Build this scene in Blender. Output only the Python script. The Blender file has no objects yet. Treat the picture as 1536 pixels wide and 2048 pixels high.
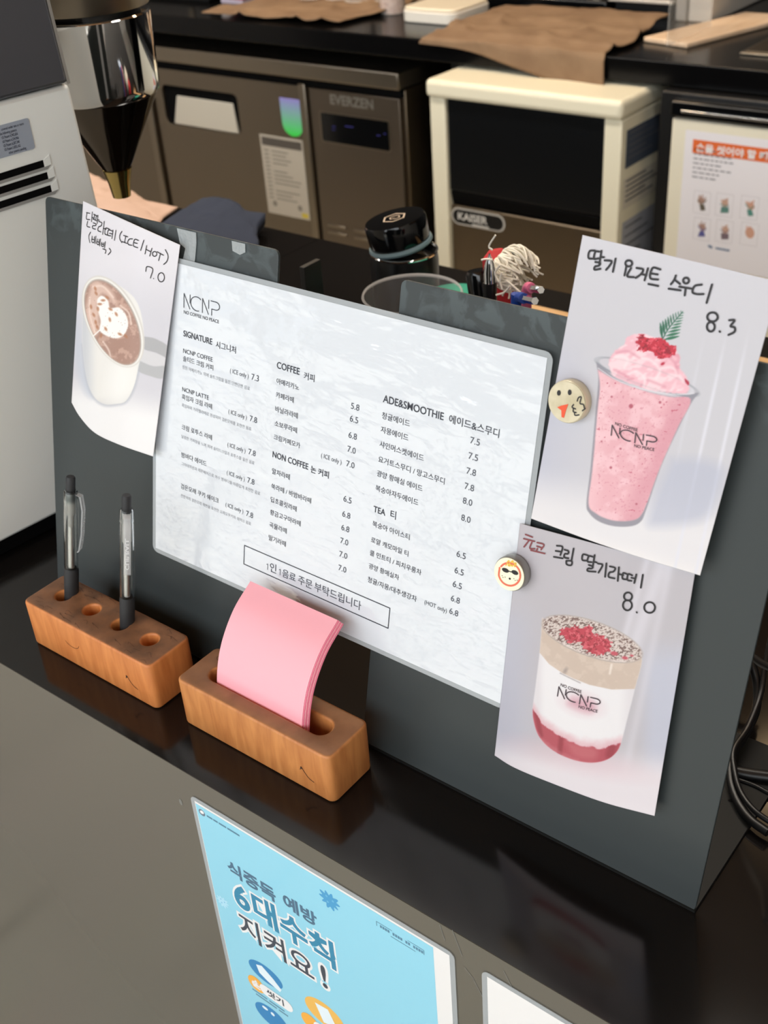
import bpy, bmesh, math, random
import numpy as np
from mathutils import Vector, Matrix

# ------------------------------------------------------------------ scene, camera, light, exposure
SC = bpy.context.scene
COL = SC.collection
random.seed(5)
R_ = np.array([[0.7894275, 0.2927639, -0.5395308],      # camera axes (right, down, forward) -> world
               [0.6105606, -0.4652766, 0.6408849],
               [-0.0634031, -0.8353484, -0.5460522]])
CAM = np.array([0.0, 0.0, 0.55096])                       # 0.55 m above the bar top (z = 0)
FPX = 2340.0
cam = bpy.data.cameras.new('camera')
cam.sensor_fit = 'VERTICAL'; cam.sensor_height = 36.0
cam.lens = FPX / 2048 * 36.0
cam.clip_start = 0.02
cam.dof.use_dof = True; cam.dof.focus_distance = 0.72; cam.dof.aperture_fstop = 14.0
co = bpy.data.objects.new('camera', cam); COL.objects.link(co)
co.matrix_world = Matrix(((R_[0, 0], -R_[0, 1], -R_[0, 2], CAM[0]), (R_[1, 0], -R_[1, 1], -R_[1, 2], CAM[1]),
                          (R_[2, 0], -R_[2, 1], -R_[2, 2], CAM[2]), (0, 0, 0, 1)))
SC.camera = co
w = bpy.data.worlds.new('world'); SC.world = w; w.use_nodes = True
w.node_tree.nodes['Background'].inputs[0].default_value = (0.80, 0.90, 1.0, 1)
w.node_tree.nodes['Background'].inputs[1].default_value = 1.0


def area(name, loc, rot, sx, sy, watt, col, spread=180):
    l = bpy.data.lights.new(name, 'AREA'); l.shape = 'RECTANGLE'; l.size = sx; l.size_y = sy
    l.energy = watt; l.color = col; l.spread = math.radians(spread)
    o = bpy.data.objects.new(name, l); COL.objects.link(o); o.location = loc; o.rotation_euler = rot
    return o


# daylight through the tall shop front behind the photographer
area('window_daylight', (-.7, -3.36, 1.87), (math.radians(90), 0, 0), 8.0, 2.5, 235, (0.93, 0.97, 1.0))
sun = bpy.data.lights.new('sun', 'SUN'); sun.energy = 13.0; sun.angle = math.radians(2); sun.color = (0.93, 0.97, 1.0)
so = bpy.data.objects.new('sun', sun); COL.objects.link(so); so.rotation_euler = (math.radians(30), 0, math.radians(-16))   # lights the pavement outside and a strip of floor inside the glass
# lamps over the aisle and warm lamps over the work area
area('aisle_lamp_light', (-1.9, 1.30, 1.86), (0, 0, 0), 3.5, 0.30, 60, (1.0, 0.93, 0.83))
for lx, lw in ((-2.7, 11), (-1.6, 11), (-0.62, 1.5)):
    area('ceiling_lamp_light', (lx, 2.35, 1.84), (0, 0, 0), 0.24, 0.24, lw, (1.0, 0.70, 0.40))
SC.view_settings.view_transform = 'Standard'; SC.view_settings.look = 'None'
SC.view_settings.gamma = 1.0; SC.view_settings.exposure = 0.0
SC.view_settings.use_curve_mapping = False


# ------------------------------------------------------------------ small maths
def lin(c):
    c = np.asarray(c, float) / 255.0
    return np.where(c <= 0.04045, c / 12.92, ((c + 0.055) / 1.055) ** 2.4)


def V(*a): return np.array(a, float)


def hit(x, y, n, d):
    r = R_ @ V(x - 768, y - 1024, FPX)
    return CAM + r * ((d - n @ CAM) / (n @ r))


def at_z(x, y, z): return hit(x, y, V(0, 0, 1), z)
def at_y(x, y, Y): return hit(x, y, V(0, 1, 0), Y)
def at_x(x, y, X): return hit(x, y, V(1, 0, 0), X)


def proj(P):
    q = (np.asarray(P) - CAM) @ R_
    return np.stack([q[..., 0] / q[..., 2] * FPX + 768, q[..., 1] / q[..., 2] * FPX + 1024], -1)


TH = math.radians(13.2)                                  # the menu boards lean back by this much
BN = V(0, -math.cos(TH), math.sin(TH)); BV = V(0, math.sin(TH), math.cos(TH)); B0 = V(0, 0.4172, 0)


def board(u, v, n=0.0): return B0 + V(1, 0, 0) * u + BV * v + BN * n
def on_board(x, y, n=0.0): return hit(x, y, BN, BN @ B0 + n)


# ------------------------------------------------------------------ materials
MATS = {}


def mat(name, col, rough=0.5, metal=0.0, bump=None, coat=0.0, spec=0.5, noise=None, trans=0.0, aniso=None, alpha=1.0, emit=0, coat_rough=0.05, ior=1.5, coat_bump=None):
    """col in sRGB 0-255; bump = (scale, strength); noise = (scale, second colour, stretch)"""
    if name in MATS: return MATS[name]
    m = bpy.data.materials.new(name); m.use_nodes = True
    nt = m.node_tree; b = nt.nodes['Principled BSDF']; L = nt.links
    c = [*lin(col), 1]
    b.inputs['Base Color'].default_value = c
    b.inputs['Roughness'].default_value = rough; b.inputs['Metallic'].default_value = metal
    b.inputs['Coat Weight'].default_value = coat; b.inputs['Coat Roughness'].default_value = coat_rough
    b.inputs['Specular IOR Level'].default_value = spec
    b.inputs['Transmission Weight'].default_value = trans; b.inputs['IOR'].default_value = ior
    b.inputs['Alpha'].default_value = alpha
    if emit:
        b.inputs['Emission Color'].default_value = c; b.inputs['Emission Strength'].default_value = emit
    tc = nt.nodes.new('ShaderNodeTexCoord')

    def nz(scale, stretch=(1, 1, 1), detail=4):
        mp = nt.nodes.new('ShaderNodeMapping'); mp.inputs['Scale'].default_value = stretch
        L.new(tc.outputs['Object'], mp.inputs['Vector'])
        n = nt.nodes.new('ShaderNodeTexNoise'); n.inputs['Scale'].default_value = scale; n.inputs['Detail'].default_value = detail
        L.new(mp.outputs[0], n.inputs['Vector']); return n
    if noise:
        n = nz(noise[0], noise[2] if len(noise) > 2 else (1, 1, 1))
        r = nt.nodes.new('ShaderNodeValToRGB'); r.color_ramp.elements[0].position = 0.35; r.color_ramp.elements[1].position = 0.68
        r.color_ramp.elements[0].color = c; r.color_ramp.elements[1].color = [*lin(noise[1]), 1]
        L.new(n.outputs['Fac'], r.inputs['Fac']); L.new(r.outputs[0], b.inputs['Base Color'])
    for bp, sock in ((bump, 'Normal'), (coat_bump, 'Coat Normal')):
        if bp:
            n = nz(bp[0], bp[2] if len(bp) > 2 else (1, 1, 1))
            bu = nt.nodes.new('ShaderNodeBump'); bu.inputs['Strength'].default_value = bp[1]; bu.inputs['Distance'].default_value = 0.002
            L.new(n.outputs['Fac'], bu.inputs['Height']); L.new(bu.outputs[0], b.inputs[sock])
    MATS[name] = m; return m


def printed(name, rough=0.4, coat=0.25, coat_bump=None, gain=1.0):
    if name in MATS: return MATS[name]
    m = mat(name, (255, 255, 255), rough, coat=coat, coat_rough=0.12, coat_bump=coat_bump)
    nt = m.node_tree; a = nt.nodes.new('ShaderNodeAttribute'); a.attribute_name = 'ink'
    nt.links.new(a.outputs['Color'], nt.nodes['Principled BSDF'].inputs['Base Color'])
    return m


def wood_mat(name, c1, c2, c3, end=None):
    m = bpy.data.materials.new(name); m.use_nodes = True; nt = m.node_tree; b = nt.nodes['Principled BSDF']; L = nt.links
    tc = nt.nodes.new('ShaderNodeTexCoord'); mp = nt.nodes.new('ShaderNodeMapping'); mp.inputs['Scale'].default_value = (60, 60, 9)
    mp.inputs['Rotation'].default_value = (0.12, 0.16, 0)
    L.new(tc.outputs['Object'], mp.inputs[0])
    n = nt.nodes.new('ShaderNodeTexNoise'); n.inputs['Scale'].default_value = 2.6; n.inputs['Detail'].default_value = 7; n.inputs['Distortion'].default_value = 0.5
    L.new(mp.outputs[0], n.inputs['Vector'])
    r = nt.nodes.new('ShaderNodeValToRGB'); e = r.color_ramp.elements
    e[0].position = 0.30; e[0].color = [*lin(c2), 1]; e[1].position = 0.66; e[1].color = [*lin(c1), 1]
    L.new(n.outputs['Fac'], r.inputs[0])
    # worn end grain on the upward faces; their weaker light is painted in too
    geo = nt.nodes.new('ShaderNodeNewGeometry'); sep = nt.nodes.new('ShaderNodeSeparateXYZ')
    L.new(tc.outputs['Normal'], sep.inputs[0])
    n2 = nt.nodes.new('ShaderNodeTexNoise'); n2.inputs['Scale'].default_value = 55; n2.inputs['Detail'].default_value = 6
    L.new(tc.outputs['Object'], n2.inputs['Vector'])
    r2 = nt.nodes.new('ShaderNodeValToRGB'); r2.color_ramp.elements[0].position = 0.3; r2.color_ramp.elements[1].position = 0.7
    r2.color_ramp.elements[0].color = [*lin(c3), 1]; r2.color_ramp.elements[1].color = [*lin(end or c2), 1]
    L.new(n2.outputs['Fac'], r2.inputs[0])
    mr = nt.nodes.new('ShaderNodeMapRange'); mr.inputs[1].default_value = 0.75; mr.inputs[2].default_value = 0.97
    L.new(sep.outputs['Z'], mr.inputs[0])
    mx = nt.nodes.new('ShaderNodeMix'); mx.data_type = 'RGBA'
    L.new(mr.outputs[0], mx.inputs['Factor']); L.new(r.outputs[0], mx.inputs['A']); L.new(r2.outputs[0], mx.inputs['B'])
    L.new(mx.outputs['Result'], b.inputs['Base Color'])
    b.inputs['Roughness'].default_value = 0.48
    bu = nt.nodes.new('ShaderNodeBump'); bu.inputs['Strength'].default_value = 0.08; bu.inputs['Distance'].default_value = 0.001
    L.new(n.outputs['Fac'], bu.inputs['Height']); L.new(bu.outputs[0], b.inputs['Normal'])
    MATS[name] = m; return m


def tile_mat():
    m = bpy.data.materials.new('floor_tile'); m.use_nodes = True; nt = m.node_tree; b = nt.nodes['Principled BSDF']; L = nt.links
    tc = nt.nodes.new('ShaderNodeTexCoord')
    br = nt.nodes.new('ShaderNodeTexBrick'); br.offset = 0.5
    br.inputs['Color1'].default_value = [*lin((214, 208, 194)), 1]; br.inputs['Color2'].default_value = [*lin((200, 194, 180)), 1]
    br.inputs['Mortar'].default_value = [*lin((110, 106, 98)), 1]
    br.inputs['Scale'].default_value = 1.0; br.inputs['Mortar Size'].default_value = 0.008
    br.inputs['Brick Width'].default_value = 0.6; br.inputs['Row Height'].default_value = 0.6
    L.new(tc.outputs['Object'], br.inputs['Vector'])
    n = nt.nodes.new('ShaderNodeTexNoise'); n.inputs['Scale'].default_value = 3.0; n.inputs['Detail'].default_value = 6
    L.new(tc.outputs['Object'], n.inputs['Vector'])
    mx = nt.nodes.new('ShaderNodeMix'); mx.data_type = 'RGBA'; mx.blend_type = 'MULTIPLY'; mx.inputs['Factor'].default_value = 0.35
    L.new(br.outputs[0], mx.inputs['A']); L.new(n.outputs['Color'], mx.inputs['B']); L.new(mx.outputs['Result'], b.inputs['Base Color'])
    b.inputs['Roughness'].default_value = 0.35
    return m


# ------------------------------------------------------------------ objects
def mesh_obj(name, verts, faces, material, parent=None, origin=None, smooth=False, bevel=0.0, seg=2, ink=None, solid=0.0, mats=None, midx=None):
    verts = np.asarray(verts, float)
    if parent is not None: org = V(*parent['_o'])
    elif origin is not None: org = V(*origin)
    else:
        lo, hi = verts.min(0), verts.max(0); org = V((lo[0] + hi[0]) / 2, (lo[1] + hi[1]) / 2, lo[2])
    me = bpy.data.meshes.new(name)
    me.from_pydata((verts - org).tolist(), [], [tuple(int(i) for i in f) for f in faces]); me.update()
    for mm in (mats or [material]): me.materials.append(mm)
    if midx is not None: me.polygons.foreach_set('material_index', np.asarray(midx, np.int32))
    if smooth:
        me.polygons.foreach_set('use_smooth', [True] * len(me.polygons))
        if smooth != 'all': me.set_sharp_from_angle(angle=math.radians(38))
    if ink is not None:
        at = me.attributes.new('ink', 'FLOAT_COLOR', 'POINT')
        at.data.foreach_set('color', np.concatenate([ink, np.ones((len(ink), 1))], 1).astype(np.float32).ravel())
    o = bpy.data.objects.new(name, me); COL.objects.link(o)
    o['_o'] = org.tolist()
    if parent is not None: o.parent = parent
    else: o.location = org
    if bevel:
        b = o.modifiers.new('bevel', 'BEVEL'); b.width = bevel; b.segments = seg; b.limit_method = 'ANGLE'; b.angle_limit = math.radians(40)
        me.polygons.foreach_set('use_smooth', [True] * len(me.polygons)); me.set_sharp_from_angle(angle=math.radians(38))
    if solid:
        s = o.modifiers.new('thickness', 'SOLIDIFY'); s.thickness = solid; s.offset = -1.0
    return o


def tag(o, label, cat, group=None):
    o['label'] = label; o['category'] = cat
    if group: o['group'] = group
    return o


def thing(name, label, cat, base, group=None):
    o = bpy.data.objects.new(name, None); COL.objects.link(o); o.empty_display_size = 0.02
    o.location = base; o['_o'] = [float(a) for a in base]
    return tag(o, label, cat, group)


def struct(o): o['kind'] = 'structure'; return o


class MB:
    """collects simple solids into one mesh"""
    def __init__(s): s.v = []; s.f = []; s.n = 0

    def add(s, v, f):
        v = [tuple(map(float, p)) for p in v]
        s.v += v; s.f += [tuple(i + s.n for i in q) for q in f]; s.n += len(v); return s

    def box(s, lo, hi):
        (a, b, c), (d, e, f) = lo, hi
        return s.add([(a, b, c), (d, b, c), (d, e, c), (a, e, c), (a, b, f), (d, b, f), (d, e, f), (a, e, f)],
                     [(0, 3, 2, 1), (4, 5, 6, 7), (0, 1, 5, 4), (1, 2, 6, 5), (2, 3, 7, 6), (3, 0, 4, 7)])

    def hexa(s, p):  # 4 bottom, 4 top
        return s.add(p, [(0, 3, 2, 1), (4, 5, 6, 7), (0, 1, 5, 4), (1, 2, 6, 5), (2, 3, 7, 6), (3, 0, 4, 7)])

    def prism(s, poly, off):
        n = len(poly); off = V(*off); p = [V(*q) for q in poly]
        return s.add(p + [q + off for q in p], [tuple(range(n - 1, -1, -1)), tuple(range(n, 2 * n))] + [(i, (i + 1) % n, n + (i + 1) % n, n + i) for i in range(n)])

    def lathe(s, prof, base, axis=(0, 0, 1), seg=40, cap=True):
        ax = V(*axis); ax = ax / np.linalg.norm(ax); t = V(1, 0, 0) if abs(ax[0]) < .9 else V(0, 1, 0)
        a = np.cross(ax, t); a /= np.linalg.norm(a); b = np.cross(ax, a); base = V(*base)
        v = []; f = []
        for r, h in prof:
            for k in range(seg):
                q = 2 * math.pi * k / seg; v.append(base + ax * h + (a * math.cos(q) + b * math.sin(q)) * max(r, 1e-5))
        for i in range(len(prof) - 1):
            for k in range(seg):
                k2 = (k + 1) % seg; f.append((i * seg + k, i * seg + k2, (i + 1) * seg + k2, (i + 1) * seg + k))
        if cap: f.append(tuple(range(seg - 1, -1, -1))); m = (len(prof) - 1) * seg; f.append(tuple(range(m, m + seg)))
        return s.add(v, f)

    def tube(s, pts, r, seg=8, cap=True):
        pts = [V(*p) for p in pts]; rs = r if hasattr(r, '__len__') else [r] * len(pts)
        v = []; f = []; nrm = None
        for i, p in enumerate(pts):
            d = pts[min(i + 1, len(pts) - 1)] - pts[max(i - 1, 0)]; d = d / (np.linalg.norm(d) + 1e-12)
            if nrm is None:
                t = V(0, 0, 1) if abs(d[2]) < .9 else V(1, 0, 0); nrm = np.cross(d, t)
            nrm = nrm - d * (nrm @ d); nrm /= np.linalg.norm(nrm); b = np.cross(d, nrm)
            for k in range(seg):
                q = 2 * math.pi * k / seg; v.append(p + (nrm * math.cos(q) + b * math.sin(q)) * rs[i])
        for i in range(len(pts) - 1):
            for k in range(seg):
                k2 = (k + 1) % seg; f.append((i * seg + k, i * seg + k2, (i + 1) * seg + k2, (i + 1) * seg + k))
        if cap: f.append(tuple(range(seg - 1, -1, -1))); m = (len(pts) - 1) * seg; f.append(tuple(range(m, m + seg)))
        return s.add(v, f)

    def build(s, name, m, parent=None, **k): return mesh_obj(name, s.v, s.f, m, parent, **k)


def smooth_pts(P, n=6):
    P = [np.asarray(p, float) for p in P]
    if len(P) < 3: return P
    Q = [2 * P[0] - P[1]] + P + [2 * P[-1] - P[-2]]; out = []
    for i in range(1, len(Q) - 2):
        for k in range(n):
            t = k / n; a, b, c, d = Q[i - 1:i + 3]
            out.append(.5 * ((2 * b) + (c - a) * t + (2 * a - 5 * b + 4 * c - d) * t * t + (3 * b - a - 3 * c + d) * t ** 3))
    return out + [P[-1]]


# flat artwork: 2D faces in millimetre-true sheet coordinates, mapped by `place(u, v)` onto a surface
class Ink:
    def __init__(s): s.v = []; s.f = []; s.l = []; s.k = 0

    def add(s, v, f, isl=None):
        n = len(s.v); s.v += [(float(p[0]), float(p[1])) for p in v]; s.f += [tuple(i + n for i in q) for q in f]
        s.k += 1; s.l += [i % 12 for i in isl] if isl else [s.k % 12] * len(v); return s

    def stroke(s, pts, width, curve=True):
        P = smooth_pts([V(*p) for p in pts], 5) if curve else [V(*p) for p in pts]
        h = width / 2
        for i in range(len(P) - 1):
            d = P[i + 1] - P[i]; L = np.linalg.norm(d)
            if L < 1e-9: continue
            q = V(-d[1], d[0]) / L * h
            s.add([P[i] - q, P[i + 1] - q, P[i + 1] + q, P[i] + q], [(0, 1, 2, 3)])
        for p in (P if curve else [P[0], P[-1]] + P[1:-1]):
            s.disc(p, h, 8)
        return s

    def disc(s, c, r, n=24, ry=None, rot=0.0):
        ry = ry or r; a = [2 * math.pi * k / n for k in range(n)]; ca, sa = math.cos(rot), math.sin(rot)
        return s.add([(c[0] + r * math.cos(t) * ca - ry * math.sin(t) * sa, c[1] + r * math.cos(t) * sa + ry * math.sin(t) * ca) for t in a], [tuple(range(n))])

    def rect(s, x0, y0, x1, y1): return s.add([(x0, y0), (x1, y0), (x1, y1), (x0, y1)], [(0, 1, 2, 3)])

    def poly(s, P): return s.add(P, [tuple(range(len(P)))])

    def tris(s, v, f):                   # bold glyphs fold over themselves: every face gets its own level
        for i, q in enumerate(f):
            n = len(s.v); s.v += [(float(v[k][0]), float(v[k][1])) for k in q]; s.f.append(tuple(range(n, n + len(q)))); s.l += [(i * .618) % 1 * 12] * len(q)
        return s

    def text(s, body, x, y, width, bold=0.0, sy=1.0, size=None, place=None, align='l'):
        vs, fs = text_mesh(body, bold); x0, x1 = vs[:, 0].min(), vs[:, 0].max()
        k = width / (x1 - x0) if size is None else size; kx = k; ky = (size or k) * sy
        if size is not None and width: kx = width / (x1 - x0)
        X = x + (vs[:, 0] - x0) * kx; Y = y + vs[:, 1] * ky
        if place: X, Y = place(X, Y)
        return s.add(np.stack([X, Y], 1), fs, ISL[(body, bold)])

    def build(s, name, m, parent, place):
        v = np.asarray(s.v); P = place(v[:, 0], v[:, 1])
        e = 1e-3; a = place(v[:, 0] + e, v[:, 1]) - P; b = place(v[:, 0], v[:, 1] + e) - P; nn = np.cross(a, b); nn /= np.linalg.norm(nn, axis=1)[:, None] + 1e-15
        P = P + nn * (np.array(s.l) * 2.5e-6)[:, None]      # overlapping pen strokes lie one upon the other
        # keep every face turned to the reader
        fs = []
        for f in s.f:
            a = sum(v[f[i]][0] * v[f[(i + 1) % len(f)]][1] - v[f[(i + 1) % len(f)]][0] * v[f[i]][1] for i in range(len(f)))
            fs.append(f if a > 0 else f[::-1])
        return mesh_obj(name, P, fs, m, parent)


_TXT = {}; ISL = {}


def text_mesh(body, bold=0.0):
    key = (body, bold)
    if key not in _TXT:
        cu = bpy.data.curves.new('t', 'FONT'); cu.body = body; cu.size = 1.0; cu.offset = bold; cu.resolution_u = 4
        o = bpy.data.objects.new('t', cu); COL.objects.link(o)
        dg = bpy.context.evaluated_depsgraph_get(); dg.update()
        me = o.evaluated_get(dg).to_mesh()
        vs = np.array([v.co[:2] for v in me.vertices]); fs = [tuple(p.vertices) for p in me.polygons]
        o.evaluated_get(dg).to_mesh_clear()
        bpy.data.objects.remove(o); bpy.data.curves.remove(cu)
        par = list(range(len(vs)))
        def root(a):
            while par[a] != a: par[a] = par[par[a]]; a = par[a]
            return a
        for f_ in fs:
            for b_ in f_[1:]: par[root(b_)] = root(f_[0])
        ids = {}; ISL[key] = [ids.setdefault(root(a), len(ids)) for a in range(len(vs))]
        _TXT[key] = (vs, fs)
    return _TXT[key]


def logo(ink, x, y, h, wd, lw, place=None):
    """the NCNP wordmark: open letters, unit height, 2.72 wide"""
    S = [[(0, 0), (0, 1)], [(0, 1), (.46, 0)], [(.47, 1), (.47, .42)],
         [(.98 + .5 * math.cos(a) * .92, .5 + .5 * math.sin(a)) for a in np.linspace(math.radians(48), math.radians(292), 16)],
         [(1.42, 0), (1.42, 1)], [(1.42, 1), (1.88, 0)], [(1.89, 1), (1.89, .42)],
         [(2.05, 1), (2.42, 1)] + [(2.42 + .28 * math.cos(a), .72 + .28 * math.sin(a)) for a in np.linspace(math.pi / 2 - .3, -math.pi / 2 + .3, 8)] + [(2.42, .44), (2.12, .44)],
         [(2.12, .44), (2.12, 0)]]
    kx = wd / 2.7
    for p in S:
        q = [(x + a * kx, y + b * h) for a, b in p]
        if place: q = [place(*k) for k in q]
        ink.stroke(q, lw, curve=False)


def stadium(cx, cy, hx, r, n=12):
    p = [(cx + hx + r * math.cos(a), cy + r * math.sin(a)) for a in np.linspace(-math.pi / 2, math.pi / 2, n)]
    return p + [(cx - hx + r * math.cos(a), cy + r * math.sin(a)) for a in np.linspace(math.pi / 2, 3 * math.pi / 2, n)]


def rrect(x0, y0, x1, y1, r, n=6):
    out = []
    for cx, cy, a0 in ((x1 - r, y0 + r, -90), (x1 - r, y1 - r, 0), (x0 + r, y1 - r, 90), (x0 + r, y0 + r, 180)):
        out += [(cx + r * math.cos(math.radians(a0 + 90 * k / n)), cy + r * math.sin(math.radians(a0 + 90 * k / n))) for k in range(n + 1)]
    return out


def slab_with_holes(outer, holes, z0, z1, bev):
    """2D outline with holes, raised from z0 to z1 with rounded rims -> verts, faces"""
    cu = bpy.data.curves.new('c', 'CURVE'); cu.dimensions = '2D'; cu.fill_mode = 'BOTH'
    cu.extrude = (z1 - z0) / 2 - bev; cu.bevel_depth = bev; cu.bevel_resolution = 2; cu.offset = -bev
    for pl in [outer] + holes:
        sp = cu.splines.new('POLY'); sp.points.add(len(pl) - 1); sp.use_cyclic_u = True
        for i, p in enumerate(pl): sp.points[i].co = (p[0], p[1], 0, 1)
    o = bpy.data.objects.new('c', cu); COL.objects.link(o)
    dg = bpy.context.evaluated_depsgraph_get(); dg.update()
    me = o.evaluated_get(dg).to_mesh()
    bm = bmesh.new(); bm.from_mesh(me); bmesh.ops.remove_doubles(bm, verts=bm.verts, dist=1e-5); bmesh.ops.recalc_face_normals(bm, faces=bm.faces)
    bm.verts.ensure_lookup_table()
    vs = [(v.co.x, v.co.y, v.co.z + (z0 + z1) / 2) for v in bm.verts]; fs = [tuple(v.index for v in f.verts) for f in bm.faces]
    bm.free(); o.evaluated_get(dg).to_mesh_clear(); bpy.data.objects.remove(o); bpy.data.curves.remove(cu)
    return vs, fs


# ------------------------------------------------------------------ painting of printed pictures (per-vertex ink)
def sstep(x): x = np.clip(x, 0, 1); return x * x * (3 - 2 * x)


def vnoise(x, y, seed=0):
    xi, yi = np.floor(x).astype(np.int64), np.floor(y).astype(np.int64); fx, fy = sstep(x - xi), sstep(y - yi)

    def h(a, b):
        n = (a * 374761393 + b * 668265263 + seed * 974711) & 0xffffffff
        n = ((n ^ (n >> 13)) * 1274126177) & 0xffffffff
        return ((n ^ (n >> 16)) & 0xffff) / 65535.0
    return (h(xi, yi) * (1 - fx) + h(xi + 1, yi) * fx) * (1 - fy) + (h(xi, yi + 1) * (1 - fx) + h(xi + 1, yi + 1) * fx) * fy


def fbm(x, y, seed=0): return .5 * vnoise(x, y, seed) + .3 * vnoise(2.1 * x, 2.1 * y, seed + 1) + .2 * vnoise(4.3 * x, 4.3 * y, seed + 2)


class Paint:
    """paints sRGB colours on sample points given in the artwork's own coordinates"""
    def __init__(s, x, y, base): s.x, s.y = x, y; s.c = np.tile(np.asarray(base, float), (len(x), 1))

    def mix(s, col, m):
        col = np.asarray(col, float); m = np.clip(m, 0, 1)[:, None]
        s.c = s.c * (1 - m) + (col if col.ndim == 2 else col[None]) * m; return s

    def poly(s, P, soft=3.0, curve=True, wob=0.0, seed=3):
        P = [V(*p) for p in P]
        if curve: P = smooth_pts(P + [P[0]], 5)[:-1]
        P = np.array(P); x, y = s.x, s.y
        if wob: x = x + (vnoise(x / 14, y / 14, seed) - .5) * wob; y = y + (vnoise(x / 14 + 9, y / 14, seed + 4) - .5) * wob
        out = np.zeros(len(x)); lo = P.min(0) - 4 * soft - wob; hi = P.max(0) + 4 * soft + wob
        k = np.where((x > lo[0]) & (x < hi[0]) & (y > lo[1]) & (y < hi[1]))[0]; px, py = x[k], y[k]
        d = np.full(len(k), 1e9); ins = np.zeros(len(k), bool)
        for i in range(len(P)):
            a, b = P[i], P[(i + 1) % len(P)]; e = b - a; L = e @ e
            if L < 1e-9: continue
            t = np.clip(((px - a[0]) * e[0] + (py - a[1]) * e[1]) / L, 0, 1)
            d = np.minimum(d, (px - a[0] - t * e[0]) ** 2 + (py - a[1] - t * e[1]) ** 2)
            c = (a[1] > py) != (b[1] > py)
            with np.errstate(all='ignore'): ins ^= c & (px < (b[0] - a[0]) * (py - a[1]) / (b[1] - a[1] + 1e-12) + a[0])
        d = np.sqrt(d) * np.where(ins, 1, -1); out[k] = np.clip(.5 + d / (2 * soft), 0, 1); return out

    def ell(s, cx, cy, rx, ry, rot=0, soft=3.0):
        a = math.radians(rot); dx, dy = s.x - cx, s.y - cy; u = dx * math.cos(a) + dy * math.sin(a); v = -dx * math.sin(a) + dy * math.cos(a)
        r = np.sqrt((u / rx) ** 2 + (v / ry) ** 2); return np.clip(.5 + (1 - r) * min(rx, ry) / (2 * soft), 0, 1)

    def line(s, pts, wd, soft=1.5, curve=True):
        P = smooth_pts([V(*p) for p in pts], 5) if curve else [V(*p) for p in pts]; d = np.full(len(s.x), 1e9)
        for a, b in zip(P[:-1], P[1:]):
            e = b - a; L = e @ e + 1e-12; t = np.clip(((s.x - a[0]) * e[0] + (s.y - a[1]) * e[1]) / L, 0, 1)
            d = np.minimum(d, (s.x - a[0] - t * e[0]) ** 2 + (s.y - a[1] - t * e[1]) ** 2)
        return np.clip(.5 + (wd / 2 - np.sqrt(d)) / (2 * soft), 0, 1)


class Sheet:
    """a sheet ruled between a top edge and a bottom edge (lists of 3D points, left to right)"""
    def __init__(s, top, bot, origin, scale):
        s.T = np.array(smooth_pts([V(*p) for p in top], 8)) if len(top) > 2 else np.array([V(*p) for p in top])
        s.B = np.array(smooth_pts([V(*p) for p in bot], 8)) if len(bot) > 2 else np.array([V(*p) for p in bot])
        s.o = origin; s.k = scale
        s.w = np.linalg.norm(s.T[-1] - s.T[0]); s.h = np.linalg.norm(s.T[0] - s.B[0])

    @staticmethod
    def along(C, t):
        d = np.r_[0, np.cumsum(np.linalg.norm(np.diff(C, axis=0), axis=1))]; d = d / d[-1]
        return np.stack([np.interp(t, d, C[:, i]) for i in range(3)], -1)

    def P(s, u, v, off=0.0):
        u = np.asarray(u, float); v = np.asarray(v, float)
        p = s.along(s.B, u) * (1 - v)[..., None] + s.along(s.T, u) * v[..., None]
        return p + BN * off

    def art(s, P):                       # artwork coordinates of 3D points on the sheet
        q = proj(P); return (q[..., 0] - s.o[0]) * s.k, (q[..., 1] - s.o[1]) * s.k

    def uv(s, x, y):                     # sheet parameters of artwork coordinates (Newton)
        x = np.asarray(x, float); y = np.asarray(y, float); u = np.full(x.shape, .5); v = np.full(x.shape, .5)
        for _ in range(12):
            X, Y = s.art(s.P(u, v)); e = 1e-3
            Xu, Yu = s.art(s.P(u + e, v)); Xv, Yv = s.art(s.P(u, v + e))
            a, b, c, d = (Xu - X) / e, (Xv - X) / e, (Yu - Y) / e, (Yv - Y) / e; D = a * d - b * c
            u = np.clip(u + ((x - X) * d - (y - Y) * b) / D, -.02, 1.02); v = np.clip(v + ((y - Y) * a - (x - X) * c) / D, -.02, 1.02)
        return u, v

    def mm(s, x, y):
        u, v = s.uv(np.atleast_1d(x), np.atleast_1d(y)); return u * s.w, v * s.h

    def build(s, name, m, nx, ny, paint, parent=None):
        U, Vv = np.meshgrid(np.linspace(0, 1, nx), np.linspace(0, 1, ny)); U, Vv = U.ravel(), Vv.ravel()
        P = s.P(U, Vv); x, y = s.art(P); c = paint(x, y)
        i = np.arange(nx * ny).reshape(ny, nx)
        F = np.stack([i[:-1, :-1], i[:-1, 1:], i[1:, 1:], i[1:, :-1]], -1).reshape(-1, 4)
        o = mesh_obj(name, P, F, m, parent, ink=lin(np.clip(c, 0, 255)) , smooth='all', solid=0.0003)
        return o

    def place(s, off):
        return lambda a, b: s.P(np.asarray(a) / s.w, np.asarray(b) / s.h, off)

    def hand(s, name, strokes, width, m, parent, off=0.0004):
        k = Ink()
        for st in strokes:
            a, b = s.mm([p[0] for p in st], [p[1] for p in st]); k.stroke(list(zip(a, b)), width)
        return k.build(name, m, parent, s.place(off))


def loop(cx, cy, rx, ry=None, a0=-100, a1=262, n=14):
    ry = ry or rx; return [(cx + rx * math.cos(math.radians(a)), cy + ry * math.sin(math.radians(a))) for a in np.linspace(a0, a1, n)]


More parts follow.
